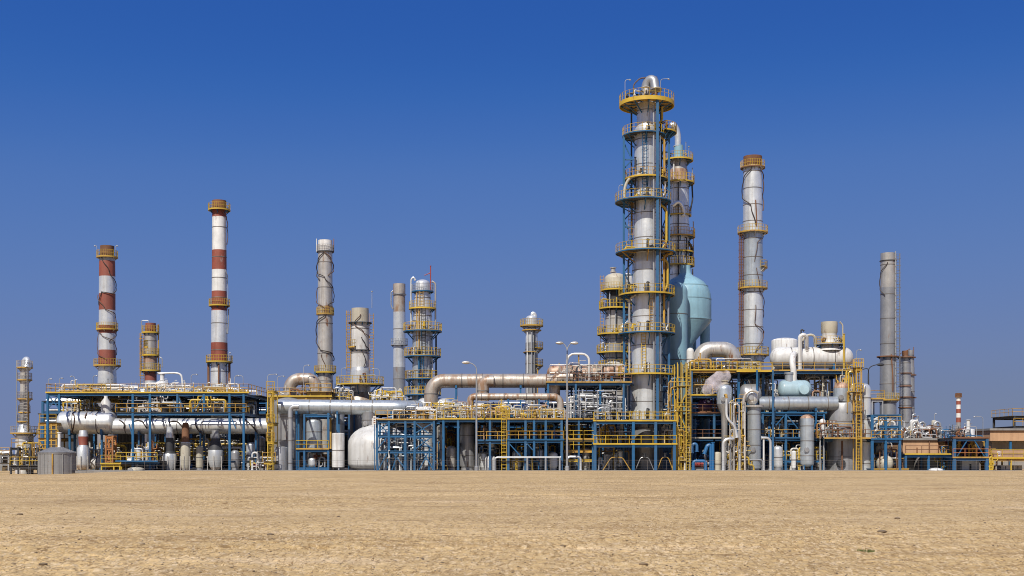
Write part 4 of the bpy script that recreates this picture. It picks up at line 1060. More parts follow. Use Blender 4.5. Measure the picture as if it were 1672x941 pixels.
# ------------------------------------------------------------------ base of the tallest tower
frame('base_structure', 'blue two level frame with yellow rails round the foot of the tallest tower', 'steel frame', [971.5, 1034, 1070.5, 1101], 160.5, 176,
      [dict(py=687, x0=970, x1=1104, rail='yellow_paint', toe='yellow_paint', yb=166.5), dict(py=725, x0=970, x1=1104, rail='yellow_paint', toe='yellow_paint', yb=166.5)], w=.36)
for a, b, lb in ((984, 1030, 'ochre trapezoid pipe support west of the foot of the tallest tower'), (1037, 1068, 'thin grey trapezoid pipe support right under the foot of the tallest tower'), (1073, 1099, 'ochre trapezoid pipe support beside the yellow stair tower foot')):
    t = T('pipe_support', lb, 'pipe support', (X((a + b) / 2, 161.2), 161.2, 0), 'trapezoid pipe supports'); w_ = (b - a) * .3
    pipe(t, [P(a, 769, 161.2), P(a + w_, 747, 161.2), P(b - w_, 747, 161.2), P(b, 769, 161.2)], .06, 'ochre_paint' if a != 1037 else 'dull_cladding', bend=.3)
    pipe(t, [P((a + b) / 2, 747, 161.2), P((a + b) / 2, 740, 161.2)], .17, 'dark_steel', name='nozzle')
manifold('white and ochre pipes between the two decks at the foot of the tallest tower', 975, 1032, 725, 690, 162, 166, 18, ['white_paint', 'galvanised', 'ochre_paint', 'dark_steel', 'yellow_paint'], 61, .13)
manifold('yellow and grey pipes under the decks at the foot of the tallest tower', 975, 1032, 770, 730, 162, 172, 14, ['white_paint', 'galvanised', 'ochre_paint', 'yellow_paint'], 62, .14, ground=True)
manifold('pipes and lamps on the upper deck beside the shell of the tallest tower', 1085, 1104, 725, 690, 162, 166, 10, ['white_paint', 'galvanised', 'ochre_paint'], 63, .12)
t = T('yellow_stair_tower', 'narrow yellow stair tower with many ladders beside the tallest tower', 'stair tower', (X(1117, 163.5), 163.5, 0))
for px in (1106, 1112, 1120, 1127):
    for yy in (162, 165):
        m = M(); m.bar((X(px, 162), yy, -.05), (X(px, 162), yy, Z(592, 162)), .10); m.build('post', 'yellow_paint', t)
zz = 1.2
q = 0
while zz < Z(592, 162):
    m = M(); m.box(X(1105, 162), X(1128, 162), 161.9, 165.1, zz - .05, zz); p = m.build('landing', 'grating', t)
    railing(p, [(X(1105, 162), 161.85, zz), (X(1128, 162), 161.85, zz)], 'yellow_paint', toe=.06, r=.04)
    if zz + 3.3 < Z(592, 162):
        m = M()
        a, b = ((1107, 1126), (1126, 1107))[q % 2]
        m.bar((X(a, 162), 162.5, zz), (X(b, 162), 162.5, zz + 3.3), .5, .10); m.build('stair_flight', 'yellow_paint', t)
    zz += 3.3; q += 1
t = T('caged_ladder', 'yellow caged ladder with close hoops up the stair tower', 'ladder', (X(1123, 161.3), 161.3, 0)); ladder(t, X(1124, 161.3), 161.3, 0, Z(604, 161.3), .5, 'yellow_paint', r=.045)
manifold('bright yellow lines crowding the foot of the stair tower', 1100, 1128, 770, 700, 161.6, 164, 14, ['yellow_paint', 'ochre_paint', 'yellow_paint', 'white_paint'], 64, .12, ground=True)
manifold('pale valves and dark pipes clinging beside the teal cylinder', 1092, 1108, 690, 610, 166.3, 168, 14, ['dark_steel', 'bluish_cladding', 'ochre_paint', 'blue_paint'], 65, .12)
# ------------------------------------------------------------------ east units
frame('duct_structure', 'four level frame with yellow rails under the silver inverted U duct', 'steel frame',
      [1129, (1166, 674, 715), (1206, 604), (1238, 604, 715)], 166, 178,
      [dict(py=604, x0=1128, x1=1240, rail='yellow_paint', toe='yellow_paint', mat='ochre_paint', step=1.1, siderail=True), dict(py=645, x0=1128, x1=1178, rail=None, toe='yellow_paint'), dict(py=674, x0=1128, x1=1206, rail='rust', toe='rust'), dict(py=715, x0=1128, x1=1206, rail='rust', toe='cream_paint')], w=.3)
manifold('dark pipes and yellow stubs on the top deck around the feet of the silver duct', 1130, 1236, 604, 586, 166.5, 173, 22, ['ochre_paint', 'weathered_cladding', 'yellow_paint', 'dark_steel', 'rust'], 71, .14)
manifold('yellow bent pipes on the deck beneath the silver duct beside the steam', 1132, 1165, 645, 608, 166.4, 170, 12, ['yellow_paint', 'yellow_paint', 'ochre_paint', 'cream_paint'], 72, .12)
manifold('brown lines and braces under the top deck behind the steam', 1160, 1236, 674, 608, 170, 176, 20, ['weathered_cladding', 'ochre_paint', 'rust', 'galvanised'], 73, .14)
manifold('thin brown and yellow risers beside the grey upright vessel with the flat top', 1192, 1218, 770, 650, 161.2, 163, 14, ['ochre_paint', 'yellow_paint', 'galvanised', 'weathered_cladding', 'white_paint'], 74, .11, ground=True)
manifold('pale pipes at ground level near the grey upright vessel with the flat top', 1190, 1245, 770, 716, 162, 172, 18, ['white_paint', 'galvanised', 'ochre_paint', 'dull_cladding', 'yellow_paint'], 75, .13, ground=True)
t = T('purple_exchanger', 'dark purple round shell covered in small nozzles on the third deck', 'heat exchanger', tuple(P(1150, 674, 168)))
k = S(168); x = X(1151, 168); zc = Z(661, 168)
m = M(); m.lathe([(0, -1.2)] + [(12 * k * math.cos(a), 0.9 * math.sin(a) * 1.2) for a in [R(q) for q in range(-75, 90, 15)]] + [(0, 1.2)], 20, (x, 168, zc), axis='y'); m.build('shell', 'purple_paint', t)
for i in range(14):
    a, b = R(20 + 140 * random.random()), random.random()
    p = V((x + 11 * k * math.cos(a) * (.3 + .7 * b), 168 - 1.1 + .5 * b, zc + 11 * k * math.sin(a) * (.3 + .6 * b)))
    m = M(); m.tube([p, p + V((0, -.5, .15))], .13, 8); m.build('nozzle', 'purple_paint' if i % 3 else 'galvanised', t)
m = M(); m.box(x - .8, x + .8, 167.4, 168.6, Z(674, 166), zc - .6); m.build('saddle', 'rust', t)
# steaming vessel
t = vvessel('steam_vessel', 'grey funnel shaped vessel letting off pinkish steam', 'vessel', 1183, 163.5, 627, 660, 12.5, 'bluish_cladding', headr=.35, bot=False)
k = S(163.5)
m = M(); m.lathe([(12.5 * k, Z(660, 163.5)), (12 * k, Z(662, 163.5)), (10 * k, Z(668, 163.5)), (6 * k, Z(676, 163.5)), (5 * k, Z(700, 163.5)), (5 * k, Z(775, 163.5))], 24, (X(1183, 163.5), 163.5, 0)); m.build('tail_cone', 'dull_cladding', t)
pipe(t, [P(1184, 628, 163.5), P(1184, 621, 163.5)], .4, 'cream_paint', name='vent')
t = T('bent_pipe', 'white S bent pipe falling from the steaming vessel across the third deck', 'pipe', (X(1188, 161.2), 161.2, Z(715, 161.2)))
pipe(t, [P(1186, 650, 161.2), P(1186, 680, 161.2), P(1191, 688, 161.2), P(1200, 696, 161.2), P(1203, 715, 161.2)], .17, 'silver_cladding', bend=.6); pipe(t, [P(1197, 674, 161.4), P(1201, 696, 161.4), P(1205, 715, 161.4)], .1, 'galvanised', bend=.6)
pipe(t, [P(1186, 650, 161.2), P(1186, 645, 161.2), P(1183, 645, 163.0)], .16, 'ochre_paint', bend=.3)
t = T('hoop_pipe', 'white hoop pipe standing on the ground in front of the steaming vessel', 'pipe', (X(1182, 160.5), 160.5, 0))
pipe(t, [P(1181, 769, 160.5), P(1181, 717, 160.5), P(1198, 717, 160.5), (X(1198, 162), 165, Z(717, 160.5))], .2, 'silver_cladding', bend=.9)
t = T('hoop_pipe', 'white hoop pipe standing on the ground right beside the flat topped grey vessel', 'pipe', (X(1258, 160.5), 160.5, 0))
pipe(t, [P(1243, 715, 160.5), P(1258, 715, 160.5), P(1258, 769, 160.5)], .17, 'silver_cladding', bend=.8); pipe(t, [P(1247, 716, 160.6), P(1247, 769, 160.6)], .12, 'white_paint')
pump('red pump under the lowest deck beside the yellow stair tower', 1143, 163, 'pump_red', 1.2)
pump('second red pump deeper under the lowest deck beside the blue elbow pipes', 1156, 166, 'pump_red', 1.1)
t = T('elbow_pipes', 'bright blue elbow pipes curling around the red pumps', 'pipe', (X(1140, 162), 162, 0))
pipe(t, [P(1132, 768, 161.8), P(1132, 753, 161.8), P(1152, 753, 161.8), P(1152, 768, 161.8)], .2, 'bright_blue_paint', bend=.3)
pipe(t, [P(1130, 740, 162), P(1130, 725, 162), P(1138, 725, 162), P(1138, 738, 162)], .2, 'bright_blue_paint')
pipe(t, [P(1161, 768, 162.2), P(1161, 727, 162.2), P(1155, 727, 162.2), P(1150, 742, 162.2)], .24, 'bright_blue_paint')
pipe(t, [P(1164, 768, 162), P(1164, 722, 162)], .2, 'bright_blue_paint')
vvessel('short_tank', 'short pale grey tank under the lowest deck beside the blue elbow pipes', 'tank', 1171, 163, 738, 775, 6.5, 'cream_paint', headr=.2, bot=False)
# grey drum and vessels
hvessel('grey_sphere_drum', 'big grey blue drum with a domed end face beside the steaming vessel', 'drum', 1206, 1243, 627, 662, 166.4, 'dull_cladding', legpy=674, headr=.3)
vvessel('ball_vessel', 'silver blind flanged ball head before the big grey blue drum', 'vessel', 1228, 163.2, 636, 662, 10, 'silver_cladding', headr=.5)
t = T('curl_pipe', 'grey pipe curling over the silver ball head', 'pipe', tuple(P(1214, 690, 162)))
pipe(t, [P(1214, 700, 162), P(1214, 652, 162), P(1219, 640, 162), P(1230, 637, 162), P(1238, 642, 162)], .2, 'weathered_cladding', bend=.8)
t = vvessel('upright_vessel', 'upright silver vessel with a flat flanged top and drip stains', 'vessel', 1231, 163, 664, 765, 11, 'bluish_cladding', headr=.0, bot=True, skirt=.8, seam=1.9)
m = M(); m.lathe([(0, Z(662, 163)), (16 * S(163), Z(662, 163)), (16 * S(163), Z(665, 163)), (0, Z(665, 163))], 28, (X(1231, 163), 163, 0)); o_ = m.build('flange_lid', 'weathered_cladding', t)
vvessel('upright_vessel', 'upright blue silver vessel wearing a brown cap, standing on blue legs', 'vessel', 1318, 164, 677, 763, 11, 'bluish_cladding', headr=.3, legs=4, topmat='rust_brown_cladding', seam=1.9)
t = vvessel('grey_column', 'broad grey column with a dark manway and brown drain pipe low on its face', 'vessel', 1376, 167.3, 655, 775, 26, 'dull_cladding', headr=.1, bot=False, seam=4)
vvessel('bell_drum', 'silver bell shaped drum with a rusty crown on top of the broad grey column', 'drum', 1374, 166.6, 624, 656, 12.8, 'bluish_cladding', headr=.4, bot=False, topmat='rust_brown_cladding')
m = M(); m.lathe([(0, -.3), (.5, -.28), (.6, 0), (.6, .4)], 18, (X(1374, 165.0), 165.1, Z(757, 165)), axis='y'); m.build('manway', 'dark_steel', t)
m = M(); m.tube([P(1375, 720, 164.9), P(1375, 769, 164.9)], .13, 8); m.build('drain_pipe', 'rust', t)
frame('east_structure', 'blue east frame carrying two railed decks around the upright vessels', 'steel frame',
      [(1245, 674), (1283, 674), (1345, 674), 1412], 166, 178,
      [dict(py=674, x0=1243, x1=1348, rail=None, toe='blue_paint'), dict(py=715, x0=1240, x1=1350, rail='ochre_paint', toe='blue_paint'), dict(py=716, x0=1338, x1=1416, rail='rust', toe='ochre_paint', ya=163.1, yb=166), dict(py=750, x0=1284, x1=1348, rail='yellow_paint', deck=False, cross=False)], w=.3,
      braces=[(1283, 676, 1262, 700), (1283, 676, 1303, 700)])
frame('drum_deck', 'high blue deck holding the long white drum at the east end', 'steel frame', [(1246, 604), 1397], 168.4, 181,
      [dict(py=605, x0=1243, x1=1398, rail='ochre_paint', toe='ochre_paint', siderail=True)], w=.34)
frame('top_platform', 'small railed shelf behind the white drum by the silver stack', 'platform', [(1236, 604), (1262, 604)], 164.5, 174, [dict(py=606, x0=1205, x1=1262, rail='yellow_paint', toe='yellow_paint', ya=165)], w=.2)
hvessel('white_drum', 'long white horizontal drum on the high blue deck', 'drum', 1257, 1393, 567, 602, 171.6, 'white_paint', legpy=605, headr=.45)
vvessel('white_tank', 'stout upright white tank with yellow rim beside the long white drum', 'tank', 1281, 175.2, 552, 604, 21, 'white_paint', headr=.12, bot=False)
t = T('chimney_stub', 'beige rust stained stub chimney on the crown of the long white drum', 'chimney', tuple(P(1354, 570, 171.6)))
k = S(171.6); x = X(1354, 171.6)
m = M(); m.lathe([(21 * k, Z(573, 171.6)), (15 * k, Z(564, 171.6)), (12 * k, Z(560, 171.6)), (12 * k, Z(545, 171.6)), (13.2 * k, Z(543, 171.6)), (13.2 * k, Z(526, 171.6)), (12 * k, Z(526, 171.6)), (12 * k, Z(535, 171.6)), (0, Z(535, 171.6))], 28, (x, 171.6, 0), mis=[0, 0, 0, 1, 1, 1, 1, 1]); m.build('shell', ['white_paint', 'cream_paint'], t)
platform(t, x, 171.6, Z(562, 171.6), 12.5 * k, 25 * k, edge='dull_cladding', rail='yellow_paint')
pipe(t, [P(1376, 562, 171.4), P(1376, 530, 171.4), P(1371, 526, 171.4)], .1, 'cream_paint'); pipe(t, [P(1378, 605, 169.6), P(1378, 545, 169.6)], .14, 'yellow_paint')
t = T('gooseneck_pipe', 'white gooseneck pipes rising between the upright white tank and long drum', 'pipe', tuple(P(1306, 600, 168)))
pipe(t, [P(1306, 604, 169.5), P(1306, 547, 169.5), P(1317, 547, 169.5), P(1317, 572, 170.6)], .28, 'white_paint', bend=1.0)
pipe(t, [P(1311, 572, 171), P(1311, 550, 171), P(1326, 546, 171), P(1332, 552, 171), P(1332, 570, 171.4)], .18, 'cream_paint', bend=.6)
pipe(t, [P(1308, 548, 169.5), P(1308, 537, 169.5), P(1313, 541, 169.5)], .1, 'dark_steel')
t = T('s_pipe', 'white bent pipe leaning against the upright white tank and entering the teal dome', 'pipe', tuple(P(1295, 625, 165)))
k = S(164.5)
pipe(t, [P(1298, 578, 170.4), P(1294, 580, 168.2), P(1294, 596, 167.8), P(1296, 606, 167.8), P(1296, 632, 168)], .42, 'white_paint', bend=1.2)
m = M(); m.lathe([(7 * k, Z(630, 165)), (7 * k, Z(609, 165)), (8 * k, Z(609, 165)), (8 * k, Z(606, 165)), (0, Z(606, 165))], 20, (X(1296, 165), 167.8, 0)); m.build('expansion_joint', 'bluish_cladding', t)
t = T('teal_exchanger', 'pale teal drum with round end cap above the grey header pipe', 'heat exchanger', tuple(P(1298, 648, 168)))
k = S(168)
m = M(); r = 15 * k; m.lathe([(0, X(1270, 168))] + list(reversed(headprof(r, X(1279, 168), r * .6, False)))[1:] + headprof(r, X(1313, 168), r * .8), 28, (0, 168, Z(636, 168)), axis='x'); m.build('shell', 'pale_teal_paint', t)
m = M(); m.lathe([(0, -.3), (8 * k, -.2), (9 * k, 0), (9 * k, .3), (7 * k, .4), (7 * k, 1.4)], 20, (X(1309, 168), 166.6, Z(637, 168)), axis='y'); m.build('end_cap', 'pale_teal_paint', t)
for q in (1281, 1308): m = M(); m.box(X(q, 168) - .2, X(q, 168) + .2, 167.2, 168.8, Z(674, 161.5), Z(646, 168)); m.build('saddle', 'blue_paint', t)
manifold('pale pipe knots and brown elbows between the decks east of the teal drum', 1318, 1366, 674, 610, 169, 176, 28, ['white_paint', 'cream_paint', 'galvanised', 'rust_brown_cladding', 'ochre_paint', 'yellow_paint'], 81, .15)
manifold('white looped pipes and yellow hoods between the silver drum and the teal drum', 1240, 1276, 674, 610, 169, 176, 28, ['white_paint', 'cream_paint', 'galvanised', 'yellow_paint', 'dull_cladding'], 82, .15)
manifold('white branching pipes between the blue posts beside the flat topped vessel', 1246, 1300, 715, 678, 166.5, 174, 26, ['white_paint', 'white_paint', 'cream_paint', 'galvanised', 'bright_blue_paint'], 83, .15)
manifold('blue and white pipes behind the brown capped upright vessel', 1304, 1346, 715, 678, 166.5, 174, 24, ['white_paint', 'bright_blue_paint', 'galvanised', 'blue_paint'], 84, .14)
manifold('yellow pipes at ground level around the brown capped upright vessel', 1262, 1348, 770, 720, 165, 174, 26, ['yellow_paint', 'ochre_paint', 'galvanised', 'white_paint', 'blue_paint'], 85, .13, ground=True)
manifold('yellow stubs and pale pipes along the east edge of the high blue deck', 1376, 1408, 674, 600, 165, 170, 18, ['yellow_paint', 'ochre_paint', 'cream_paint', 'weathered_cladding'], 86, .13)
manifold('white nozzles and valves on the rust railed deck round the broad grey column', 1336, 1414, 716, 690, 163.4, 165, 10, ['white_paint', 'ochre_paint', 'galvanised', 'rust'], 87, .12)
vvessel('little_tank', 'little white capsule tank on the rust railed deck', 'tank', 1343, 165, 684, 714, 5, 'white_paint', headr=.5, legs=3)
frame('ladder_tower', 'narrow yellow ladder frame between the long white drum and the white riser', 'ladder tower', [(1398, 585), (1407, 585)], 162.6, 164, [dict(py=640, x0=1395, x1=1409, rail='yellow_paint'), dict(py=672, x0=1395, x1=1409, rail='ochre_paint'), dict(py=600, x0=1395, x1=1409, rail='yellow_paint')], mat='ochre_paint', w=.11)
t = T('caged_ladder', 'yellow open ladder on the narrow frame by the white riser', 'ladder', (X(1402, 162.3), 162.3, 0)); ladder(t, X(1402, 162.3), 162.3, 0, Z(592, 162.3), .45, 'yellow_paint', r=.035, cage=False)

# blue bracing beside the grey stack
frame('bracing_structure', 'tall blue braced frame before the plain grey stack', 'steel frame', [(1424, 677), (1446, 677), 1469], 163, 172,
      [dict(py=676, x0=1423, x1=1471, rail=None, deck=False), dict(py=694, x0=1434, x1=1471, rail='ochre_paint', deck=False), dict(py=717, x0=1423, x1=1471, rail='ochre_paint', toe='blue_paint'), dict(py=764, x0=1423, x1=1486, rail=None, deck=False, ya=162, mat='ochre_paint')],
      braces=[(1446, 693, 1468, 678), (1446, 716, 1468, 696), (1424, 716, 1446, 696), (1425, 694, 1445, 678)], w=.32)
frame('stack_platform', 'ochre railed platform at the corner near the tall riser and plain grey stack', 'platform', [(1424, 651), (1441, 651)], 166, 170, [dict(py=651, x0=1421, x1=1443, rail='ochre_paint', toe='ochre_paint')], mat='galvanised', w=.16)
hvessel('white_bundle', 'white wrapped round vessel end under the blue bracing', 'drum', 1424, 1446, 721, 744, 168, 'white_paint', headr=.4)
hvessel('white_bundle', 'cream tank end with a white bundle at the foot of the blue bracing', 'tank', 1431, 1458, 744, 770, 165, 'cream_paint', headr=.35)
manifold('white lumpy pipes and ochre rails inside the blue bracing frame', 1425, 1467, 717, 682, 164, 171, 24, ['white_paint', 'white_paint', 'ochre_paint', 'galvanised'], 91, .16)
manifold('yellow pipes at the foot of the blue bracing frame', 1425, 1485, 770, 722, 164, 171, 22, ['yellow_paint', 'ochre_paint', 'rust', 'blue_paint', 'white_paint'], 92, .12, ground=True)

# tan sheds
def shed(label, px0, px1, Y, depth, pyt, pyb, zb=None, cols=(), name='shed'):
    t = T(name, label, 'building', ((X(px0, Y) + X(px1, Y)) / 2, Y, 0))
    x0, x1 = X(px0, Y), X(px1, Y)
    zt, zl = Z(pyt, Y), Z(pyb, Y)
    m = M(); m.box(x0, x1, Y, Y + depth, zl, zt); m.build('wall', 'tan_wall', t)
    m = M(); m.box(x0 - .2, x1 + .2, Y - .3, Y + depth + .3, zt, zt + .28); m.build('roof', 'concrete', t)
    m = M(); m.box(x0 + 1, x1 - 1, Y + 2.0, Y + depth, -.05, zl - .003); m.build('lower_wall', 'concrete', t)
    for q in cols:
        m = M(); m.bar((X(q, Y), Y + .3, -.05), (X(q, Y), Y + .3, zl - .003), .3); m.build('post', 'blue_paint', t)
    return t


t = shed('tan shed with a grey tank underneath and a yellow walkway along its face', 1474, 1555, 167, 12, 719, 741, cols=(1476, 1517, 1552))
for q in (1497, 1517, 1532, 1549):
    m = M(); m.bar((X(q, 167), 166.9, Z(740, 167)), (X(q, 167), 166.9, Z(720 if q != 1497 else 731, 167)), .13); m.build('downpipe', 'rust', t)
frame('walkway', 'yellow edged blue walkway running along the tan shed', 'walkway', [1479, 1516, (1556, 742)], 163.5, 166.4, [dict(py=741.5, x0=1478, x1=1557, toe='yellow_paint', rail='rust', step=2.0)], w=.26)
vvessel('round_tank', 'wide grey tank standing in the shade under the tan shed', 'tank', 1520, 165.0 + 3.2, 745, 775, 27, 'concrete', headr=.0, bot=False, seam=9)
vvessel('tank_lid', 'white dome lid peeking over the sand before the wide grey tank', 'tank', 1528, 160, 764, 775, 12, 'white_paint', headr=.4, bot=False)
manifold('yellow valves and pipes at the ends of the shed walkway', 1540, 1558, 770, 726, 164, 166, 10, ['yellow_paint', 'ochre_paint', 'blue_paint'], 93, .12, ground=True)
manifold('white hoop pipes rising above the roof of the tan shed', 1490, 1550, 719, 684, 170, 177, 12, ['white_paint', 'cream_paint', 'galvanised'], 94, .2, valves=0, rmin=.1)
manifold('brown machinery pipes on the roof of the tan shed', 1484, 1550, 719, 698, 168, 176, 44, ['rust', 'weathered_cladding', 'dark_steel', 'rust', 'rust_brown_cladding', 'dull_cladding'], 95, .16, valves=4)
vvessel('roof_tank', 'little brown drum on the roof of the tan shed', 'drum', 1517, 172, 697, 716, 5.5, 'weathered_cladding', headr=.3, bot=False)
vvessel('roof_tank', 'cream topped drum next to the hoop pipes on the tan shed roof', 'drum', 1525, 174, 686, 716, 4.6, 'cream_paint', headr=.3, bot=False)
vvessel('roof_tank', 'white lumpy tank below the close pair of grey towers', 'drum', 1483, 172, 703, 719, 7, 'white_paint', headr=.4, bot=False)
frame('blue_portal', 'blue portal frame with orange rails and dark purple pipes inside', 'steel frame', [1558, 1611], 161, 172,
      [dict(py=715, x0=1556, x1=1613, rail=None, toe='rust'), dict(py=747, x0=1556, x1=1613, rail='orange_primer', toe='ochre_paint')], w=.38, braces=[(1563, 745, 1580, 718), (1607, 745, 1590, 718)])
manifold('purple and red pipes inside the blue portal frame', 1561, 1610, 747, 716, 163, 171, 34, ['purple_paint', 'pump_red', 'dark_steel', 'purple_paint', 'ochre_paint'], 96, .22, valves=3)
manifold('blue and brown pipes on top of the blue portal frame', 1557, 1612, 715, 696, 162, 170, 18, ['blue_paint', 'rust', 'dark_steel', 'weathered_cladding'], 97, .12)
vvessel('white_roof_tank', 'white tank with a pointed vent on top of the blue portal frame', 'tank', 1581, 166, 700, 715, 10, 'white_paint', headr=.1, bot=False, nozzle=1.2)
t = T('switch_cabin', 'white cabin with a dark door gap under the blue portal frame', 'cabin', (X(1585, 163), 164, 0))
m = M(); m.box(X(1571, 163), X(1599, 163), 163, 166, -.05, Z(752, 163)); m.build('wall', 'white_paint', t)
m = M(); m.box(X(1583, 163), X(1586, 163), 162.95, 162.997, 0, Z(758, 163)); m.build('door', 'dark_steel', t)
m = M(); m.box(X(1570, 163), X(1600, 163), 162.8, 166.2, Z(752, 163), Z(750.5, 163)); m.build('roof', 'grey_paint', t)
shed('long tan shed reaching past the edge beyond the blue portal frame', 1617, 1760, 172, 14, 703, 720, cols=(1651, 1700))
frame('yellow_walkway', 'bright yellow panelled walkway before the long tan shed', 'walkway', [1621, 1651, 1690, 1730], 162, 165, [dict(py=748, x0=1619, x1=1740, toe='yellow_paint', rail='yellow_paint', mat='ochre_paint')], mat='yellow_paint', w=.18)
m = M(); m.box(X(1621, 161.9), X(1740, 161.9), 162.4, 162.45, Z(747, 162), Z(735.5, 162)); tag(m.build('panel_screen', 'tan_wall', None, (X(1680, 162), 162.4, Z(747, 162))), 'tan panel screen along the bright yellow walkway', 'screen')
t = T('round_notice', 'small white notice with a red ring on the tan panel screen', 'sign', tuple(P(1631, 741, 161.6)))
m = M(); m.box(X(1628.5, 161.6), X(1633.5, 161.6), 161.6, 161.63, Z(745, 161.6), Z(737, 161.6)); m.build('plate', 'white_paint', t)
m = M(); m.lathe([(.10, -.02), (.16, -.02), (.16, 0.0), (.10, 0.0)], 20, (X(1631, 161.6), 161.59, Z(741, 161.6)), axis='y'); m.build('ring', 'pump_red', t)
for q, lb in ((1642, 'small white cabinet under the bright yellow walkway'), (1662, 'small cream cabinet farther along under the bright yellow walkway')):
    t = T('cabinet', lb, 'cabinet', (X(q, 163.5), 163.5, 0)); m = M(); m.box(X(q - 7, 163.5), X(q + 7, 163.5), 163.5, 165, -.05, Z(760, 163.5)); m.build('body', 'white_paint' if q == 1642 else 'cream_paint', t)
    m = M(); m.box(X(q - .5, 163.5), X(q + .5, 163.5), 163.47, 163.497, .1, Z(761, 163.5)); m.build('door_gap', 'dark_steel', t)
manifold('yellow pipes and ladders at the corner of the bright yellow walkway', 1613, 1622, 770, 728, 161.5, 164, 12, ['yellow_paint', 'ochre_paint', 'rust'], 98, .12, ground=True)
frame('lookout_tower', 'dark blue steel lookout tower with ochre rails rising over the long tan shed', 'steel frame', [1656, 1690, 1725], 190, 198, [dict(py=679, x0=1653, x1=1730, rail='ochre_paint', siderail=True), dict(py=695, x0=1655, x1=1728, rail='ochre_paint', deck=False)], mat='dark_steel', w=.3, braces=[(1658, 681, 1690, 693), (1690, 681, 1722, 693)])

# ------------------------------------------------------------------ pipe racks and added dark backdrop walls far behind
rk = random.Random(3)
for i, (a, b, lb) in enumerate([(70, 250, 'rear pipe rack behind the west frame under the cable wrapped stack'), (250, 436, 'rear pipe rack with blue and grey pipes seen between west frame and ladder tower'), (436, 720, 'rear pipe rack behind the header pipe and dome tank'), (720, 985, 'rear pipe rack behind the overhead rusty pipe'), (1090, 1420, 'rear pipe rack behind the east units')]):
    top = [655, 655, 672, 660, 655][i]
    ps = [a + (b - a) * j / max(2, round((b - a) / 60)) for j in range(max(2, round((b - a) / 60)) + 1)]
    t = frame('pipe_rack', lb, 'pipe rack', ps, 192, 206, [dict(py=top, x0=a, x1=b, deck=True), dict(py=top + 16, x0=a, x1=b, deck=False), dict(py=top + 34, x0=a, x1=b, deck=True)], w=.35, group='rear pipe racks')  # solid top deck also keeps the backdrop walls shaded
    for lv in (top, top + 16, top + 34):
        for q in range(5 if lv > top else 4):
            r = rk.uniform(.1, .28)
            y = 192.6 + q * 1.6 + rk.uniform(-.3, .3)
            z = Z(lv, 192) + r + .004
            pipe(t, [(X(a, 192) + .3, y, z), (X(b, 192) - .3, y, z)], r, rk.choice(['galvanised', 'blue_paint', 'silver_cladding', 'white_paint', 'dull_cladding', 'bluish_cladding']), flanges=False)
    t2 = T('shade_backdrop', ['dark backdrop wall added for deep shade behind the west frame', 'dark backdrop wall added for deep shade behind the process pipe', 'dark backdrop wall added for deep shade behind the dome tank', 'dark backdrop wall added for deep shade behind the grid bay', 'dark backdrop wall added for deep shade behind the east units'][i], 'building', ((X(a, 208) + X(b, 208)) / 2, 212, 0))  # dark block added behind the rack to fill gaps with shade
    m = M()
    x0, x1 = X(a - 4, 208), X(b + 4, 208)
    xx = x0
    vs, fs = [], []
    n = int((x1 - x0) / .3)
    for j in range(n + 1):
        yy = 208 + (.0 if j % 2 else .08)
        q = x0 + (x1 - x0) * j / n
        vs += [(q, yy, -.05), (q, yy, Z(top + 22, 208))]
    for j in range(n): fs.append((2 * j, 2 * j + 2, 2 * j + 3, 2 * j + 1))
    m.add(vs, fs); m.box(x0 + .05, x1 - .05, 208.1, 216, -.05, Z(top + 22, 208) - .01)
    m.build('wall', 'shade_dark', t2)
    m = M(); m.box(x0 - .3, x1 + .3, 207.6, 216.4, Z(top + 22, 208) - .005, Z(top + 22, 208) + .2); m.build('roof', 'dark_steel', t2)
# rows of grey heat exchangers in the shade under the decks
ex = 0
for (a, b, Y, py0, py1, where) in [(205, 240, 176, 745, 766, 'under the west frame near the first blue posts'), (255, 295, 177, 745, 766, 'under the middle of the west frame'), (318, 350, 176, 742, 766, 'under the west frame near the black necked drop leg'), (365, 396, 176, 742, 766, 'under the west frame by the yellow ladders'),
                                   (725, 755, 178, 742, 766, 'in the gap behind the upright grey vessel'), (785, 822, 178, 745, 766, 'under the lower centre deck'), (835, 870, 178, 742, 766, 'at the back of the grid bay'), (878, 912, 178, 742, 766, 'at the back of the grid bay near the lamp post'), (925, 965, 178, 742, 766, 'at the back of the low yellow rack'),
                                   (1140, 1180, 180, 742, 766, 'behind the red pumps'), (1250, 1280, 180, 742, 766, 'behind the white hoop pipes'), (1290, 1312, 180, 742, 766, 'behind the brown capped vessel')]:
    hvessel('heat_exchanger', 'shaded grey heat exchanger ' + where, 'heat exchanger', a, b, py0, py1, Y, ['dull_cladding', 'bluish_cladding', 'weathered_cladding'][ex % 3], headr=.25, group='heat exchangers in the shade'); ex += 1

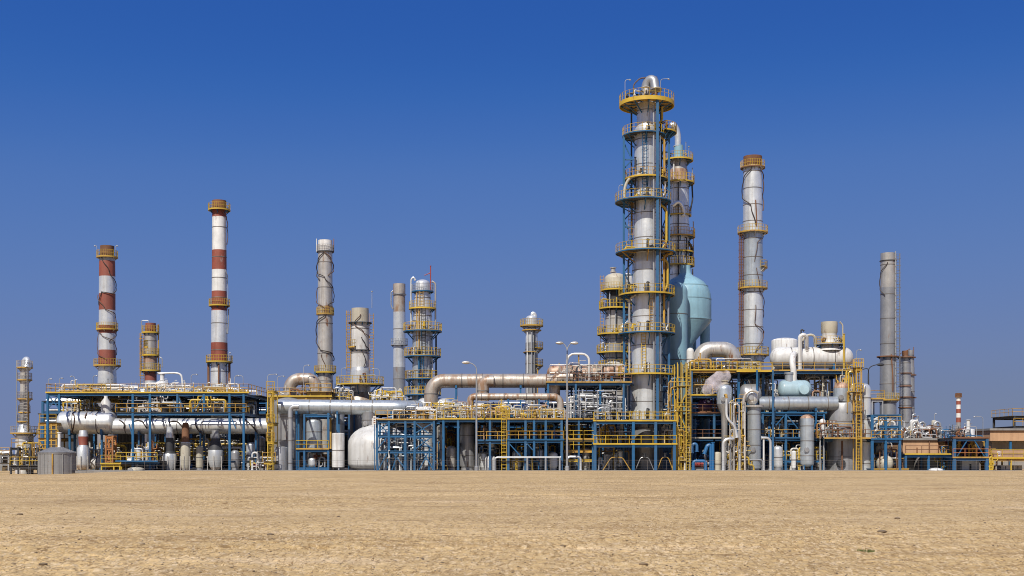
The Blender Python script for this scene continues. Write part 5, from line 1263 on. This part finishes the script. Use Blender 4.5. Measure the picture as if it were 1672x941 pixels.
for px, Y, pyt, hw, mt, lb in [(228, 166.5, 731, 7, 'silver_cladding', 'small silver upright drum between the first blue posts of the west frame'), (326, 166.8, 728, 6, 'cream_paint', 'small cream upright drum between the pale and grey bellied drop legs'), (384, 165.5, 735, 7, 'dull_cladding', 'small grey upright drum beside the last blue posts of the west frame'),
                              (410, 168, 722, 8, 'silver_cladding', 'silver upright drum in the gap between west frame and ladder tower'), (424, 171, 712, 9, 'weathered_cladding', 'weathered upright drum just behind the ladder tower'), (737, 165, 728, 8, 'weathered_cladding', 'weathered upright drum in the dark bay beside the braced frame'),
                              (790, 164.5, 738, 6, 'silver_cladding', 'small silver drum behind the single lamp post'), (844, 163, 735, 7.5, 'silver_cladding', 'silver drum inside the first bay of the grid frame'), (881, 163.5, 732, 6.5, 'bluish_cladding', 'blue grey drum inside the third bay of the grid frame'), (903, 163, 738, 7.5, 'white_paint', 'white drum inside the last bay of the grid frame'),
                              (938, 166.5, 738, 8, 'dull_cladding', 'dull grey drum behind the grey ground hoop'), (957, 166, 730, 6.5, 'weathered_cladding', 'weathered slim drum at the end of the low yellow rack'), (992, 165.5, 738, 8, 'dull_cladding', 'dull drum behind the ochre trapezoid support'), (1012, 166.2, 734, 6, 'silver_cladding', 'slim silver drum under the decks of the tallest tower'),
                              (1270, 164.8, 728, 8, 'silver_cladding', 'silver drum beside the white ground hoop of the flat topped vessel'), (1296, 164.4, 736, 4, 'white_paint', 'white post like drum between the two upright blue silver vessels'), (1338, 167.5, 727, 7, 'weathered_cladding', 'weathered drum tucked beside the brown capped vessel'), (1212, 166, 728, 7, 'bluish_cladding', 'blue grey drum behind the thin brown risers')]:
    vvessel('upright_drum', lb, 'drum', px, Y, pyt, 766, hw, mt, headr=.35, skirt=.8, manway=False, seam=1.6, group='small upright drums at ground level')

# ------------------------------------------------------------------ lamps
streetlamp('street_lamp', 'grey street lamp with a single arm before the upright grey vessel', 778, 157.5, 596, [(-1.0, .3)])
streetlamp('street_lamp', 'tall lamp post with two short arms in a Y beside the brown rusted drum', 926, 157, 566, [(-.6, .45), (.6, .45)])
streetlamp('street_lamp', 'dark twin headed lamp post beside the white riser pipe', 1418, 168, 598, [(1.3, .2), (-1.3, -.7)], 'dark_steel')
for i, (px, Y, pyb, pyt, dx, lb) in enumerate([(79, 165, 641, 619, .4, 'slim lamp at the west corner of the roof deck'), (97, 168, 641, 618, .4, 'slim lamp second along the roof deck'), (122, 170, 641, 615, -.5, 'slim lamp on the roof deck before the cable wrapped stack'), (152, 171, 641, 614, .5, 'slim lamp close to the cable wrapped stack'),
                                               (312, 168, 641, 612, .8, 'flat topped white lamp between short stack and tallest banded stack'), (383, 165, 641, 614, .6, 'lamp near the east corner of the roof deck'), (397, 166, 641, 614, -.8, 'lamp at the very end of the roof deck'), (437, 164, 637, 612, 1.2, 'lamp on top of the ladder tower'),
                                               (453, 168, 647, 615, .9, 'hooked lamp left behind the brown inverted duct'), (496, 169, 647, 597, .7, 'small lamp sticking up behind the brown inverted duct'), (1605, 168, 715, 681, -1.2, 'street lamp arm over the blue portal frame'), (1500, 176, 719, 680, -.1, 'thin lamp above the hoop pipes of the tan shed'), (1526, 178, 719, 676, .2, 'dark thin lamp above the tan shed machinery'), (1398, 166, 604, 572, .6, 'lamp at the end of the high blue deck')]):
    t = T('deck_lamp', lb, 'lamp', tuple(P(px, pyb, Y)), 'slim lamps on the decks')
    lamp(t, X(px, Y), Y, Z(pyb, Y), (pyb - pyt) * S(Y), dx)

# ------------------------------------------------------------------ wire fence, far haze end and tree
t = T('wire_fence', 'thin grey wire fence running along the whole front of the plant', 'fence', (0, 152, 0))
def fz(x): return ground_z(x, 152)
for i in range(62):
    x = -72 + i * 2.4
    m = M(); m.tube([(x, 152, fz(x) - .1), (x, 152, fz(x) + 1.35)], .018, 5); m.build('post', 'seam_grey', t)
for h in (.35, .7, 1.02, 1.3):
    m = M(); m.tube([(-72 + i * 2.4, 152 - .03, fz(-72 + i * 2.4) + h) for i in range(62)], .006 if h < 1.2 else .009, 4); m.build('wire', 'seam_grey', t)
hvessel('far_tank', 'pale grey tank at the far west edge beyond the slender tower', 'tank', -30, 16, 737, 772, 215, 'dull_cladding', headr=.15)
frame('far_structure', 'faint grey frame at the west edge with pale pipes', 'steel frame', [-20, 2, 14], 205, 210, [dict(py=742, x0=-24, x1=16, rail='ochre_paint'), dict(py=756, x0=-24, x1=16, rail='galvanised')], mat='grey_paint', w=.2)
manifold('pale pipes on the faint grey frame at the west edge', -20, 15, 770, 735, 206, 209, 12, ['cream_paint', 'galvanised', 'ochre_paint'], 99, .14, ground=True)
manifold('ochre pipes around the foot of the slender tower', 18, 62, 770, 722, 164.6, 167.5, 22, ['ochre_paint', 'yellow_paint', 'galvanised', 'white_paint', 'dark_steel'], 100, .13, ground=True)
for px, Y, h, lb in ((1631, 240, 4.2, 'small dark green tree top showing over the roof of the long tan shed'), (1645, 246, 3.9, 'second low tree top farther along behind the long tan shed roof')):
    x = X(px, Y); zt = Z(698, Y); 
    t = T('tree', lb, 'tree', (x, Y, 0), 'trees behind the tan shed')
    m = M(); m.tube([(x, Y, -.1), (x + .2, Y, zt * .5), (x, Y, zt - .8)], [.22, .15, .06], 7)
    for q in range(5): m.tube([(x + .1, Y, zt * (.45 + .08 * q)), (x + rk.uniform(-1.6, 1.6), Y + rk.uniform(-1, 1), zt * (.6 + .08 * q))], [.08, .02], 5)
    m.build('trunk', 'bark', t)
    vs, fs = [], []
    for q in range(1500):
        u = V((rk.gauss(0, 1), rk.gauss(0, 1), rk.gauss(0, 1))).normalized() * (rk.random() ** .4)
        c = V((x + u.x * 2.4, Y + u.y * 2.2, zt - 1.9 + u.z * 1.9))
        a = V((rk.gauss(0, 1), rk.gauss(0, 1), rk.gauss(0, 1))).normalized() * .16; b2 = V((rk.gauss(0, 1), rk.gauss(0, 1), rk.gauss(0, 1))).normalized() * .12
        n0 = len(vs); vs += [c - a, c + b2, c + a, c - b2]; fs.append((n0, n0 + 1, n0 + 2, n0 + 3))
    m = M(); m.add(vs, fs); m.build('crown', 'leaf_green', t)

# steam
bmv = M()
rs = random.Random(5)
import bmesh
bm = bmesh.new()
for (px, py, d, r) in [(1184, 620, 0, .55), (1184, 615, 0, .8), (1180, 617, .1, 1.0), (1175, 620, .1, 1.1), (1170, 624, .2, 1.15), (1165, 628, .2, 1.1), (1160, 632, .3, 1.0), (1156, 636, .3, .8)]:
    c = P(px, py, 163.3 + d)
    g = bmesh.ops.create_icosphere(bm, subdivisions=3, radius=r)
    for v in g['verts']:
        v.co *= 1 + .18 * math.sin(v.co.x * 5 + px) * math.cos(v.co.z * 6 + py)
        v.co += c
me = bpy.data.meshes.new('steam'); bm.to_mesh(me); bm.free()
so = bpy.data.objects.new('steam', me); COL.objects.link(so)
rem = so.modifiers.new('union', 'REMESH'); rem.mode = 'VOXEL'; rem.voxel_size = .16
so['label'] = 'pinkish white steam puff drifting from the grey funnel vessel'; so['category'] = 'steam'; so['kind'] = 'stuff'
sm = bpy.data.materials.new('steam'); sm.use_nodes = True
nt = sm.node_tree; nt.nodes.clear()
out = nt.nodes.new('ShaderNodeOutputMaterial'); pv = nt.nodes.new('ShaderNodeVolumePrincipled')
pv.inputs['Color'].default_value = (.985, .92, .925, 1); pv.inputs['Anisotropy'].default_value = -.2
geo = nt.nodes.new('ShaderNodeNewGeometry'); no = nt.nodes.new('ShaderNodeTexNoise'); no.inputs['Scale'].default_value = .9; no.inputs['Detail'].default_value = 5
nt.links.new(geo.outputs['Position'], no.inputs['Vector'])
mr = nt.nodes.new('ShaderNodeMapRange'); mr.inputs['From Min'].default_value = .38; mr.inputs['From Max'].default_value = .62; mr.inputs['To Max'].default_value = 1.3
nt.links.new(no.outputs['Fac'], mr.inputs['Value']); nt.links.new(mr.outputs['Result'], pv.inputs['Density']); nt.links.new(pv.outputs['Volume'], out.inputs['Volume'])
me.materials.append(sm)

# ------------------------------------------------------------------ ground
def hash2(ix, iy, seed):
    h = (ix.astype(np.int64) * 374761393 + iy.astype(np.int64) * 668265263 + seed * 974711) & 0x7fffffff
    h = ((h ^ (h >> 13)) * 1274126177) & 0x7fffffff
    h = h ^ (h >> 16)
    return (h & 0xffff) / 65535.0


def vnoise(x, y, seed):
    ix, iy = np.floor(x), np.floor(y)
    fx, fy = x - ix, y - iy
    fx = fx * fx * fx * (fx * (fx * 6 - 15) + 10); fy = fy * fy * fy * (fy * (fy * 6 - 15) + 10)
    a, b = hash2(ix, iy, seed), hash2(ix + 1, iy, seed)
    c, d = hash2(ix, iy + 1, seed), hash2(ix + 1, iy + 1, seed)
    return (a + (b - a) * fx) * (1 - fy) + (c + (d - c) * fx) * fy - .5


def height(x, y):
    n = np.zeros_like(x)
    near = np.clip((150 - y) / 60, 0, 1) * np.clip((y - 4) / 4, 0, 1)
    big = vnoise(x / 14, y / 11, 1) * .13 + vnoise(x / 5.3, y / 4.6, 2) * .04
    patch = np.clip(vnoise(x / 9, y / 12, 9) * 1.5 + vnoise(x / 2.5, y / 4, 19) * .8 + .72, .18, 1.35)
    med = vnoise(x / 1.25, y / 1.2, 3) * .016 + vnoise(x / .5, y / .47, 4) * .014
    clod = vnoise(x / .23, y / .24, 5)
    fine = vnoise(x / .09, y / .11, 6) * .016 + vnoise(x / .15, y / .17, 8) * .012 + vnoise(x / .05, y / .07, 12) * .012
    sharp = np.maximum(0, np.abs(clod) * -1 + .22) * -.10
    rut = np.exp(-((vnoise(x / 30, y / 9, 31) + .12) / .03) ** 2) * .07 + np.exp(-((vnoise(x / 18, y / 7, 37) - .2) / .03) ** 2) * .03
    big = big - rut
    n = near * (big + patch * (med + clod * .013 + fine + sharp)) - near * .02
    t = np.clip((-46.0 - x) / 9.0, 0, 1); w = np.clip((y - 70) / 60, 0, 1)
    return n - .55 * t * t * (3 - 2 * t) * w


NC, NR1 = 1000, 0
us = np.concatenate([[-60, -12, -3, -1.2, -.7], np.linspace(-.5, .5, NC), [.7, 1.2, 3, 12, 60]])
ys = [-300., -40., -5., 3., 8., 11., 13.5]
y = 15.0
while y < 153:
    ys.append(y); y += max(.03, y * .0019 if y < 30 else y * .0031)
ys += [156, 160, 170, 185, 210, 260, 400, 900, 3000, 12000]
ys = np.array(ys)
wid = np.clip(ys, 14, 160) + 3
wid[ys < 0] = 17; wid[ys > 250] = 160 + (ys[ys > 250] - 250) * 1.2
GX = us[None, :] * wid[:, None]
GY = np.repeat(ys[:, None], len(us), 1)
GZ = height(GX, GY)
nr, nc = GX.shape
verts = np.stack([GX, GY, GZ], -1).reshape(-1, 3)
idx = np.arange(nr * nc).reshape(nr, nc)
quads = np.stack([idx[:-1, :-1], idx[:-1, 1:], idx[1:, 1:], idx[1:, :-1]], -1).reshape(-1, 4)
me = bpy.data.meshes.new('ground')
me.vertices.add(len(verts)); me.vertices.foreach_set('co', verts.astype(np.float32).ravel())
me.loops.add(quads.size); me.loops.foreach_set('vertex_index', quads.astype(np.int32).ravel())
me.polygons.add(len(quads)); me.polygons.foreach_set('loop_start', np.arange(0, quads.size, 4, dtype=np.int32))
me.polygons.foreach_set('use_smooth', np.ones(len(quads), dtype=bool))
me.update(calc_edges=True)
go = bpy.data.objects.new('ground', me); COL.objects.link(go)
go['kind'] = 'structure'; go['label'] = 'open field of dry clodded sandy soil'; go['category'] = 'ground'
gm = bpy.data.materials.new('sand'); gm.use_nodes = True
N, L = gm.node_tree.nodes, gm.node_tree.links
b = N['Principled BSDF']; b.inputs['Roughness'].default_value = .95; b.inputs['Specular IOR Level'].default_value = .15
geo = N.new('ShaderNodeNewGeometry')


def gnoise(scale, detail, vec=(1, 1, 1), rough=.6):
    mp = N.new('ShaderNodeMapping'); mp.inputs['Scale'].default_value = vec
    L.new(geo.outputs['Position'], mp.inputs['Vector'])
    n = N.new('ShaderNodeTexNoise'); n.inputs['Scale'].default_value = scale; n.inputs['Detail'].default_value = detail; n.inputs['Roughness'].default_value = rough
    L.new(mp.outputs['Vector'], n.inputs['Vector']); return n.outputs['Fac']


def gmix(fac, c1, c2, a=.35, c=.65, to=1.0):
    r = N.new('ShaderNodeMapRange'); r.inputs['From Min'].default_value = a; r.inputs['From Max'].default_value = c; r.inputs['To Max'].default_value = to
    L.new(fac, r.inputs['Value'])
    x = N.new('ShaderNodeMix'); x.data_type = 'RGBA'; L.new(r.outputs['Result'], x.inputs[0])
    for i, q in ((6, c1), (7, c2)):
        if hasattr(q, 'node'): L.new(q, x.inputs[i])
        else: x.inputs[i].default_value = (*q, 1)
    return x.outputs[2]


c = gmix(gnoise(.09, 5, (1, .7, 1)), (.535, .368, .168), (.595, .42, .205))
c = gmix(gnoise(.35, 6, (1, .55, 1)), c, (.41, .28, .135), .50, .70, .75)
c = gmix(gnoise(.05, 6, (.4, 1.5, 1), .7), c, (.40, .27, .12), .50, .62, .55)
c = gmix(gnoise(.16, 6, (.5, 1.6, 1)), c, (.34, .225, .105), .54, .66, .75)
c = gmix(gnoise(.22, 5, (.6, 1.5, 1)), c, (.68, .51, .31), .57, .70, .7)
c = gmix(gnoise(2.6, 6), c, (.36, .24, .12), .55, .75, .6)
c = gmix(gnoise(9.0, 5), c, (.64, .49, .30), .58, .72, .55)
c = gmix(gnoise(17.0, 3), c, (.17, .11, .055), .64, .70, .8)
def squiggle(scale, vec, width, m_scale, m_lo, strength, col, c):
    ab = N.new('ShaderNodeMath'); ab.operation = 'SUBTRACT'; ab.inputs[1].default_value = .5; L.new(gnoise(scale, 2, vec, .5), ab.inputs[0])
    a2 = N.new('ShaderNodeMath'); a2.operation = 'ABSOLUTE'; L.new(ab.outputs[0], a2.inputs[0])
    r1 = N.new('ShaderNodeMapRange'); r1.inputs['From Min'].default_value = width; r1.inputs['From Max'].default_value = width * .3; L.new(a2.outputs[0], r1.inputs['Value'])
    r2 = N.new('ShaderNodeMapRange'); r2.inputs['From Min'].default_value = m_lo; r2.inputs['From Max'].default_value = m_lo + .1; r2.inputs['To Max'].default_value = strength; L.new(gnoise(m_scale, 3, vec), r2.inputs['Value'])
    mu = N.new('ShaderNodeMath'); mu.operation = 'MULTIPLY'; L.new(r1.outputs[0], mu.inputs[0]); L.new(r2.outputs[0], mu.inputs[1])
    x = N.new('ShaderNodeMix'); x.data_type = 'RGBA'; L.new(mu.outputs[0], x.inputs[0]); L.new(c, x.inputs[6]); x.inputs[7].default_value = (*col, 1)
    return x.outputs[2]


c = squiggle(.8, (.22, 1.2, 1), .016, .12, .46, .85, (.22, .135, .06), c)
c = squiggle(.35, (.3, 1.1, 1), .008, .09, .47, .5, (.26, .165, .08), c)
# thin dark squiggles at three scales, then pale flecks
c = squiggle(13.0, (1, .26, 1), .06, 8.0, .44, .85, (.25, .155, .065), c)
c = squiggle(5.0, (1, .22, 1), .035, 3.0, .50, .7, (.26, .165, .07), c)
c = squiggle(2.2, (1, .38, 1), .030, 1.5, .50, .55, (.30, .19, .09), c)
c = squiggle(10.1, (1, .30, 1), .06, 7.1, .46, .5, (.76, .60, .39), c)
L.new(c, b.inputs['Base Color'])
bp = N.new('ShaderNodeBump'); bp.inputs['Strength'].default_value = .85; bp.inputs['Distance'].default_value = .03
L.new(gnoise(14, 6, (1, .8, 1), .65), bp.inputs['Height']); L.new(bp.outputs['Normal'], b.inputs['Normal'])
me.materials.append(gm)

# grey sheet added so the ground under the plant reads as shaded
m = M(); m.box(-56, 66, 157.0, 218, -.3, .0035); pad = m.build('shade_pad', 'concrete', None); pad['kind'] = 'structure'; pad['label'] = 'grey sheet added for the shaded ground under the plant'; pad['category'] = 'shade sheet'

# gravel and small stones lying on the soil
rg = np.random.default_rng(4)
n = 7000
yy = 15.5 * (70 / 15.5) ** rg.random(n)
xx = (rg.random(n) - .5) * .92 * yy
zz = height(xx, yy)
ss = .008 + .015 * rg.random(n) ** 3 + (rg.random(n) < .02) * .02
base = np.array([(1, 0, 0), (0, 1, 0), (-1, 0, 0), (0, -1, 0), (.25, .2, .75), (0, 0, -.6)])
ang = rg.random(n) * 6.283
vs = []
for i in range(n):
    ca, sa = math.cos(ang[i]), math.sin(ang[i])
    q = base * (1 + .35 * (rg.random((6, 1)) - .5)) * ss[i] * (1.3, .9, .8)
    vs.append(np.stack([q[:, 0] * ca - q[:, 1] * sa + xx[i], q[:, 0] * sa + q[:, 1] * ca + yy[i], q[:, 2] + zz[i] + ss[i] * .25], -1))
fs = []
f0 = [(0, 1, 4), (1, 2, 4), (2, 3, 4), (3, 0, 4), (1, 0, 5), (2, 1, 5), (3, 2, 5), (0, 3, 5)]
for i in range(n): fs += [tuple(6 * i + q for q in f) for f in f0]
me = bpy.data.meshes.new('gravel'); me.from_pydata(np.concatenate(vs).tolist(), [], fs); me.materials.append(MT['stone'])
o = bpy.data.objects.new('gravel', me); COL.objects.link(o); o['kind'] = 'stuff'; o['label'] = 'loose brown gravel sprinkled over the sandy field'; o['category'] = 'gravel'


def gy(py): return 3400.0 / (py - 747)


for px, py, r, lb in [(1052, 920, .055, 'dark flat stone with a pale side lying alone near the lower edge'), (70, 919, .05, 'dark stone lying in the sand near the west corner'), (1441, 867, .07, 'dark stone in the sand above the green tuft'), (920, 888, .04, 'round dark pebble on the sand below the grid bay'), (32, 838, .07, 'dark clod of earth near the west edge of the sand'), (442, 873, .05, 'dark pebble in the middle of the west half of the sand'), (1466, 846, .06, 'dark clod in the sand below the tan sheds')]:
    Y = gy(py); x = X(px, Y)
    z = float(height(np.array([x]), np.array([Y]))[0])
    bm = bmesh.new(); bmesh.ops.create_icosphere(bm, subdivisions=3, radius=r)
    for v in bm.verts:
        v.co *= 1 + .22 * math.sin(v.co.x / r * 2.3 + px) + .15 * math.cos(v.co.y / r * 3.1 + py) + .1 * math.sin(v.co.z / r * 4)
        v.co.z *= .55; v.co.x *= 1.5
    me = bpy.data.meshes.new('stone'); bm.to_mesh(me); bm.free(); me.materials.append(MT['stone'])
    o = bpy.data.objects.new('stone', me); COL.objects.link(o); o.location = (x, Y, z + r * .2); tag(o, lb, 'stone', 'lone stones on the sand')
Y = gy(896); x = X(1413, Y); z = float(height(np.array([x]), np.array([Y]))[0])
m = M(); rr = random.Random(2)
for i in range(150):
    a = rr.uniform(0, 2 * pi); d = rr.random() ** .6
    bx, by = x + math.cos(a) * d * .17, Y + math.sin(a) * d * .2
    hgt = rr.uniform(.02, .075); ln = rr.uniform(-.04, .04); w = .006
    m.add([(bx - w, by, z - .02), (bx + w, by, z - .02), (bx + w * .6 + ln * .5, by, z + hgt * .6), (bx + ln, by + ln, z + hgt)], [(0, 1, 2, 3)])
tag(m.build('grass_tuft', 'grass_blades', None, (x, Y, z)), 'single flat tuft of olive green weed on the sand', 'weed')

# ------------------------------------------------------------------ light, sky, camera
SKYLOW = .17
SKYGRADE = [[(.073, .0265), (.088, .053), (.102, .081), (.198, .155), (.231, .168), (.258, .178), (1, .27)],
            [(.127, .104), (.153, .145), (.181, .180), (.337, .224), (.386, .226), (.429, .229), (1, .30)],
            [(.12, .27), (.254, .405), (.296, .45), (.342, .466), (.565, .42), (.624, .385), (.665, .362), (1, .37)]]
EL, AZ = R(47), R(-20)          # sun behind the camera, a little to the west
sd = V((math.sin(AZ) * math.cos(EL), -math.cos(AZ) * math.cos(EL), math.sin(EL)))
ld = bpy.data.lights.new('sun', 'SUN'); ld.energy = 4.9; ld.angle = R(.53); ld.color = (1, .955, .88)
lo = bpy.data.objects.new('sun', ld); COL.objects.link(lo); lo.rotation_euler = sd.to_track_quat('Z', 'Y').to_euler()
w = bpy.data.worlds.new('World'); sc.world = w; w.use_nodes = True
nt = w.node_tree; bg = nt.nodes['Background']
sky = nt.nodes.new('ShaderNodeTexSky'); sky.sky_type = 'NISHITA'; sky.sun_disc = False
sky.sun_elevation = EL; sky.sun_rotation = math.atan2(sd.x, sd.y)
sky.air_density = 1.0; sky.dust_density = .6; sky.ozone_density = 4.0; sky.altitude = 50
tc = nt.nodes.new('ShaderNodeTexCoord'); sx = nt.nodes.new('ShaderNodeSeparateXYZ'); cx = nt.nodes.new('ShaderNodeCombineXYZ')
nz = nt.nodes.new('ShaderNodeVectorMath'); nz.operation = 'NORMALIZE'
sq = nt.nodes.new('ShaderNodeMath'); sq.operation = 'MULTIPLY_ADD'; sq.inputs[2].default_value = SKYLOW ** 2
rt = nt.nodes.new('ShaderNodeMath'); rt.operation = 'SQRT'
zs = nt.nodes.new('ShaderNodeMath'); zs.operation = 'MULTIPLY'; zs.inputs[1].default_value = 2.2; nt.links.new(sx.outputs[2], zs.inputs[0])
nt.links.new(tc.outputs['Generated'], sx.inputs[0]); nt.links.new(zs.outputs[0], sq.inputs[0]); nt.links.new(zs.outputs[0], sq.inputs[1]); nt.links.new(sq.outputs[0], rt.inputs[0])
nt.links.new(sx.outputs[0], cx.inputs[0]); nt.links.new(sx.outputs[1], cx.inputs[1]); nt.links.new(rt.outputs[0], cx.inputs[2])
nt.links.new(cx.outputs[0], nz.inputs[0]); nt.links.new(nz.outputs[0], sky.inputs[0])
sc1 = nt.nodes.new('ShaderNodeVectorMath'); sc1.operation = 'SCALE'; sc1.inputs['Scale'].default_value = .1
cur = nt.nodes.new('ShaderNodeRGBCurve')            # colour grade of the clear sky
sc2 = nt.nodes.new('ShaderNodeVectorMath'); sc2.operation = 'SCALE'; sc2.inputs['Scale'].default_value = 10
for ch, pts in enumerate(SKYGRADE):
    cv = cur.mapping.curves[ch]
    cv.points[0].location = (0, 0); cv.points[1].location = pts[-1]
    for p in pts[:-1]: cv.points.new(*p)
cur.mapping.update()
nt.links.new(sky.outputs[0], sc1.inputs[0]); nt.links.new(sc1.outputs[0], cur.inputs['Color']); nt.links.new(cur.outputs['Color'], sc2.inputs[0]); nt.links.new(sc2.outputs[0], bg.inputs['Color'])
bg.inputs['Strength'].default_value = .1
cd = bpy.data.cameras.new('camera'); co = bpy.data.objects.new('camera', cd); COL.objects.link(co)
co.location = (0, 0, EYE); co.rotation_euler = (pi / 2, 0, 0)
cd.sensor_width = 36; cd.lens = FPX / 1672 * 36; cd.shift_y = (HZ - 470.5) / 1672; cd.clip_end = 20000; cd.clip_start = .1
sc.camera = co
vs_ = sc.view_settings; sc.display_settings.display_device = 'sRGB'
vs_.view_transform = 'Standard'; vs_.look = 'None'; vs_.exposure = 0; vs_.gamma = 1
sc.cycles.use_denoising = True
sc.cycles.pixel_filter_type = 'BLACKMAN_HARRIS'; sc.cycles.filter_width = 1.0
sc.cycles.max_bounces = 8; sc.cycles.volume_bounces = 6
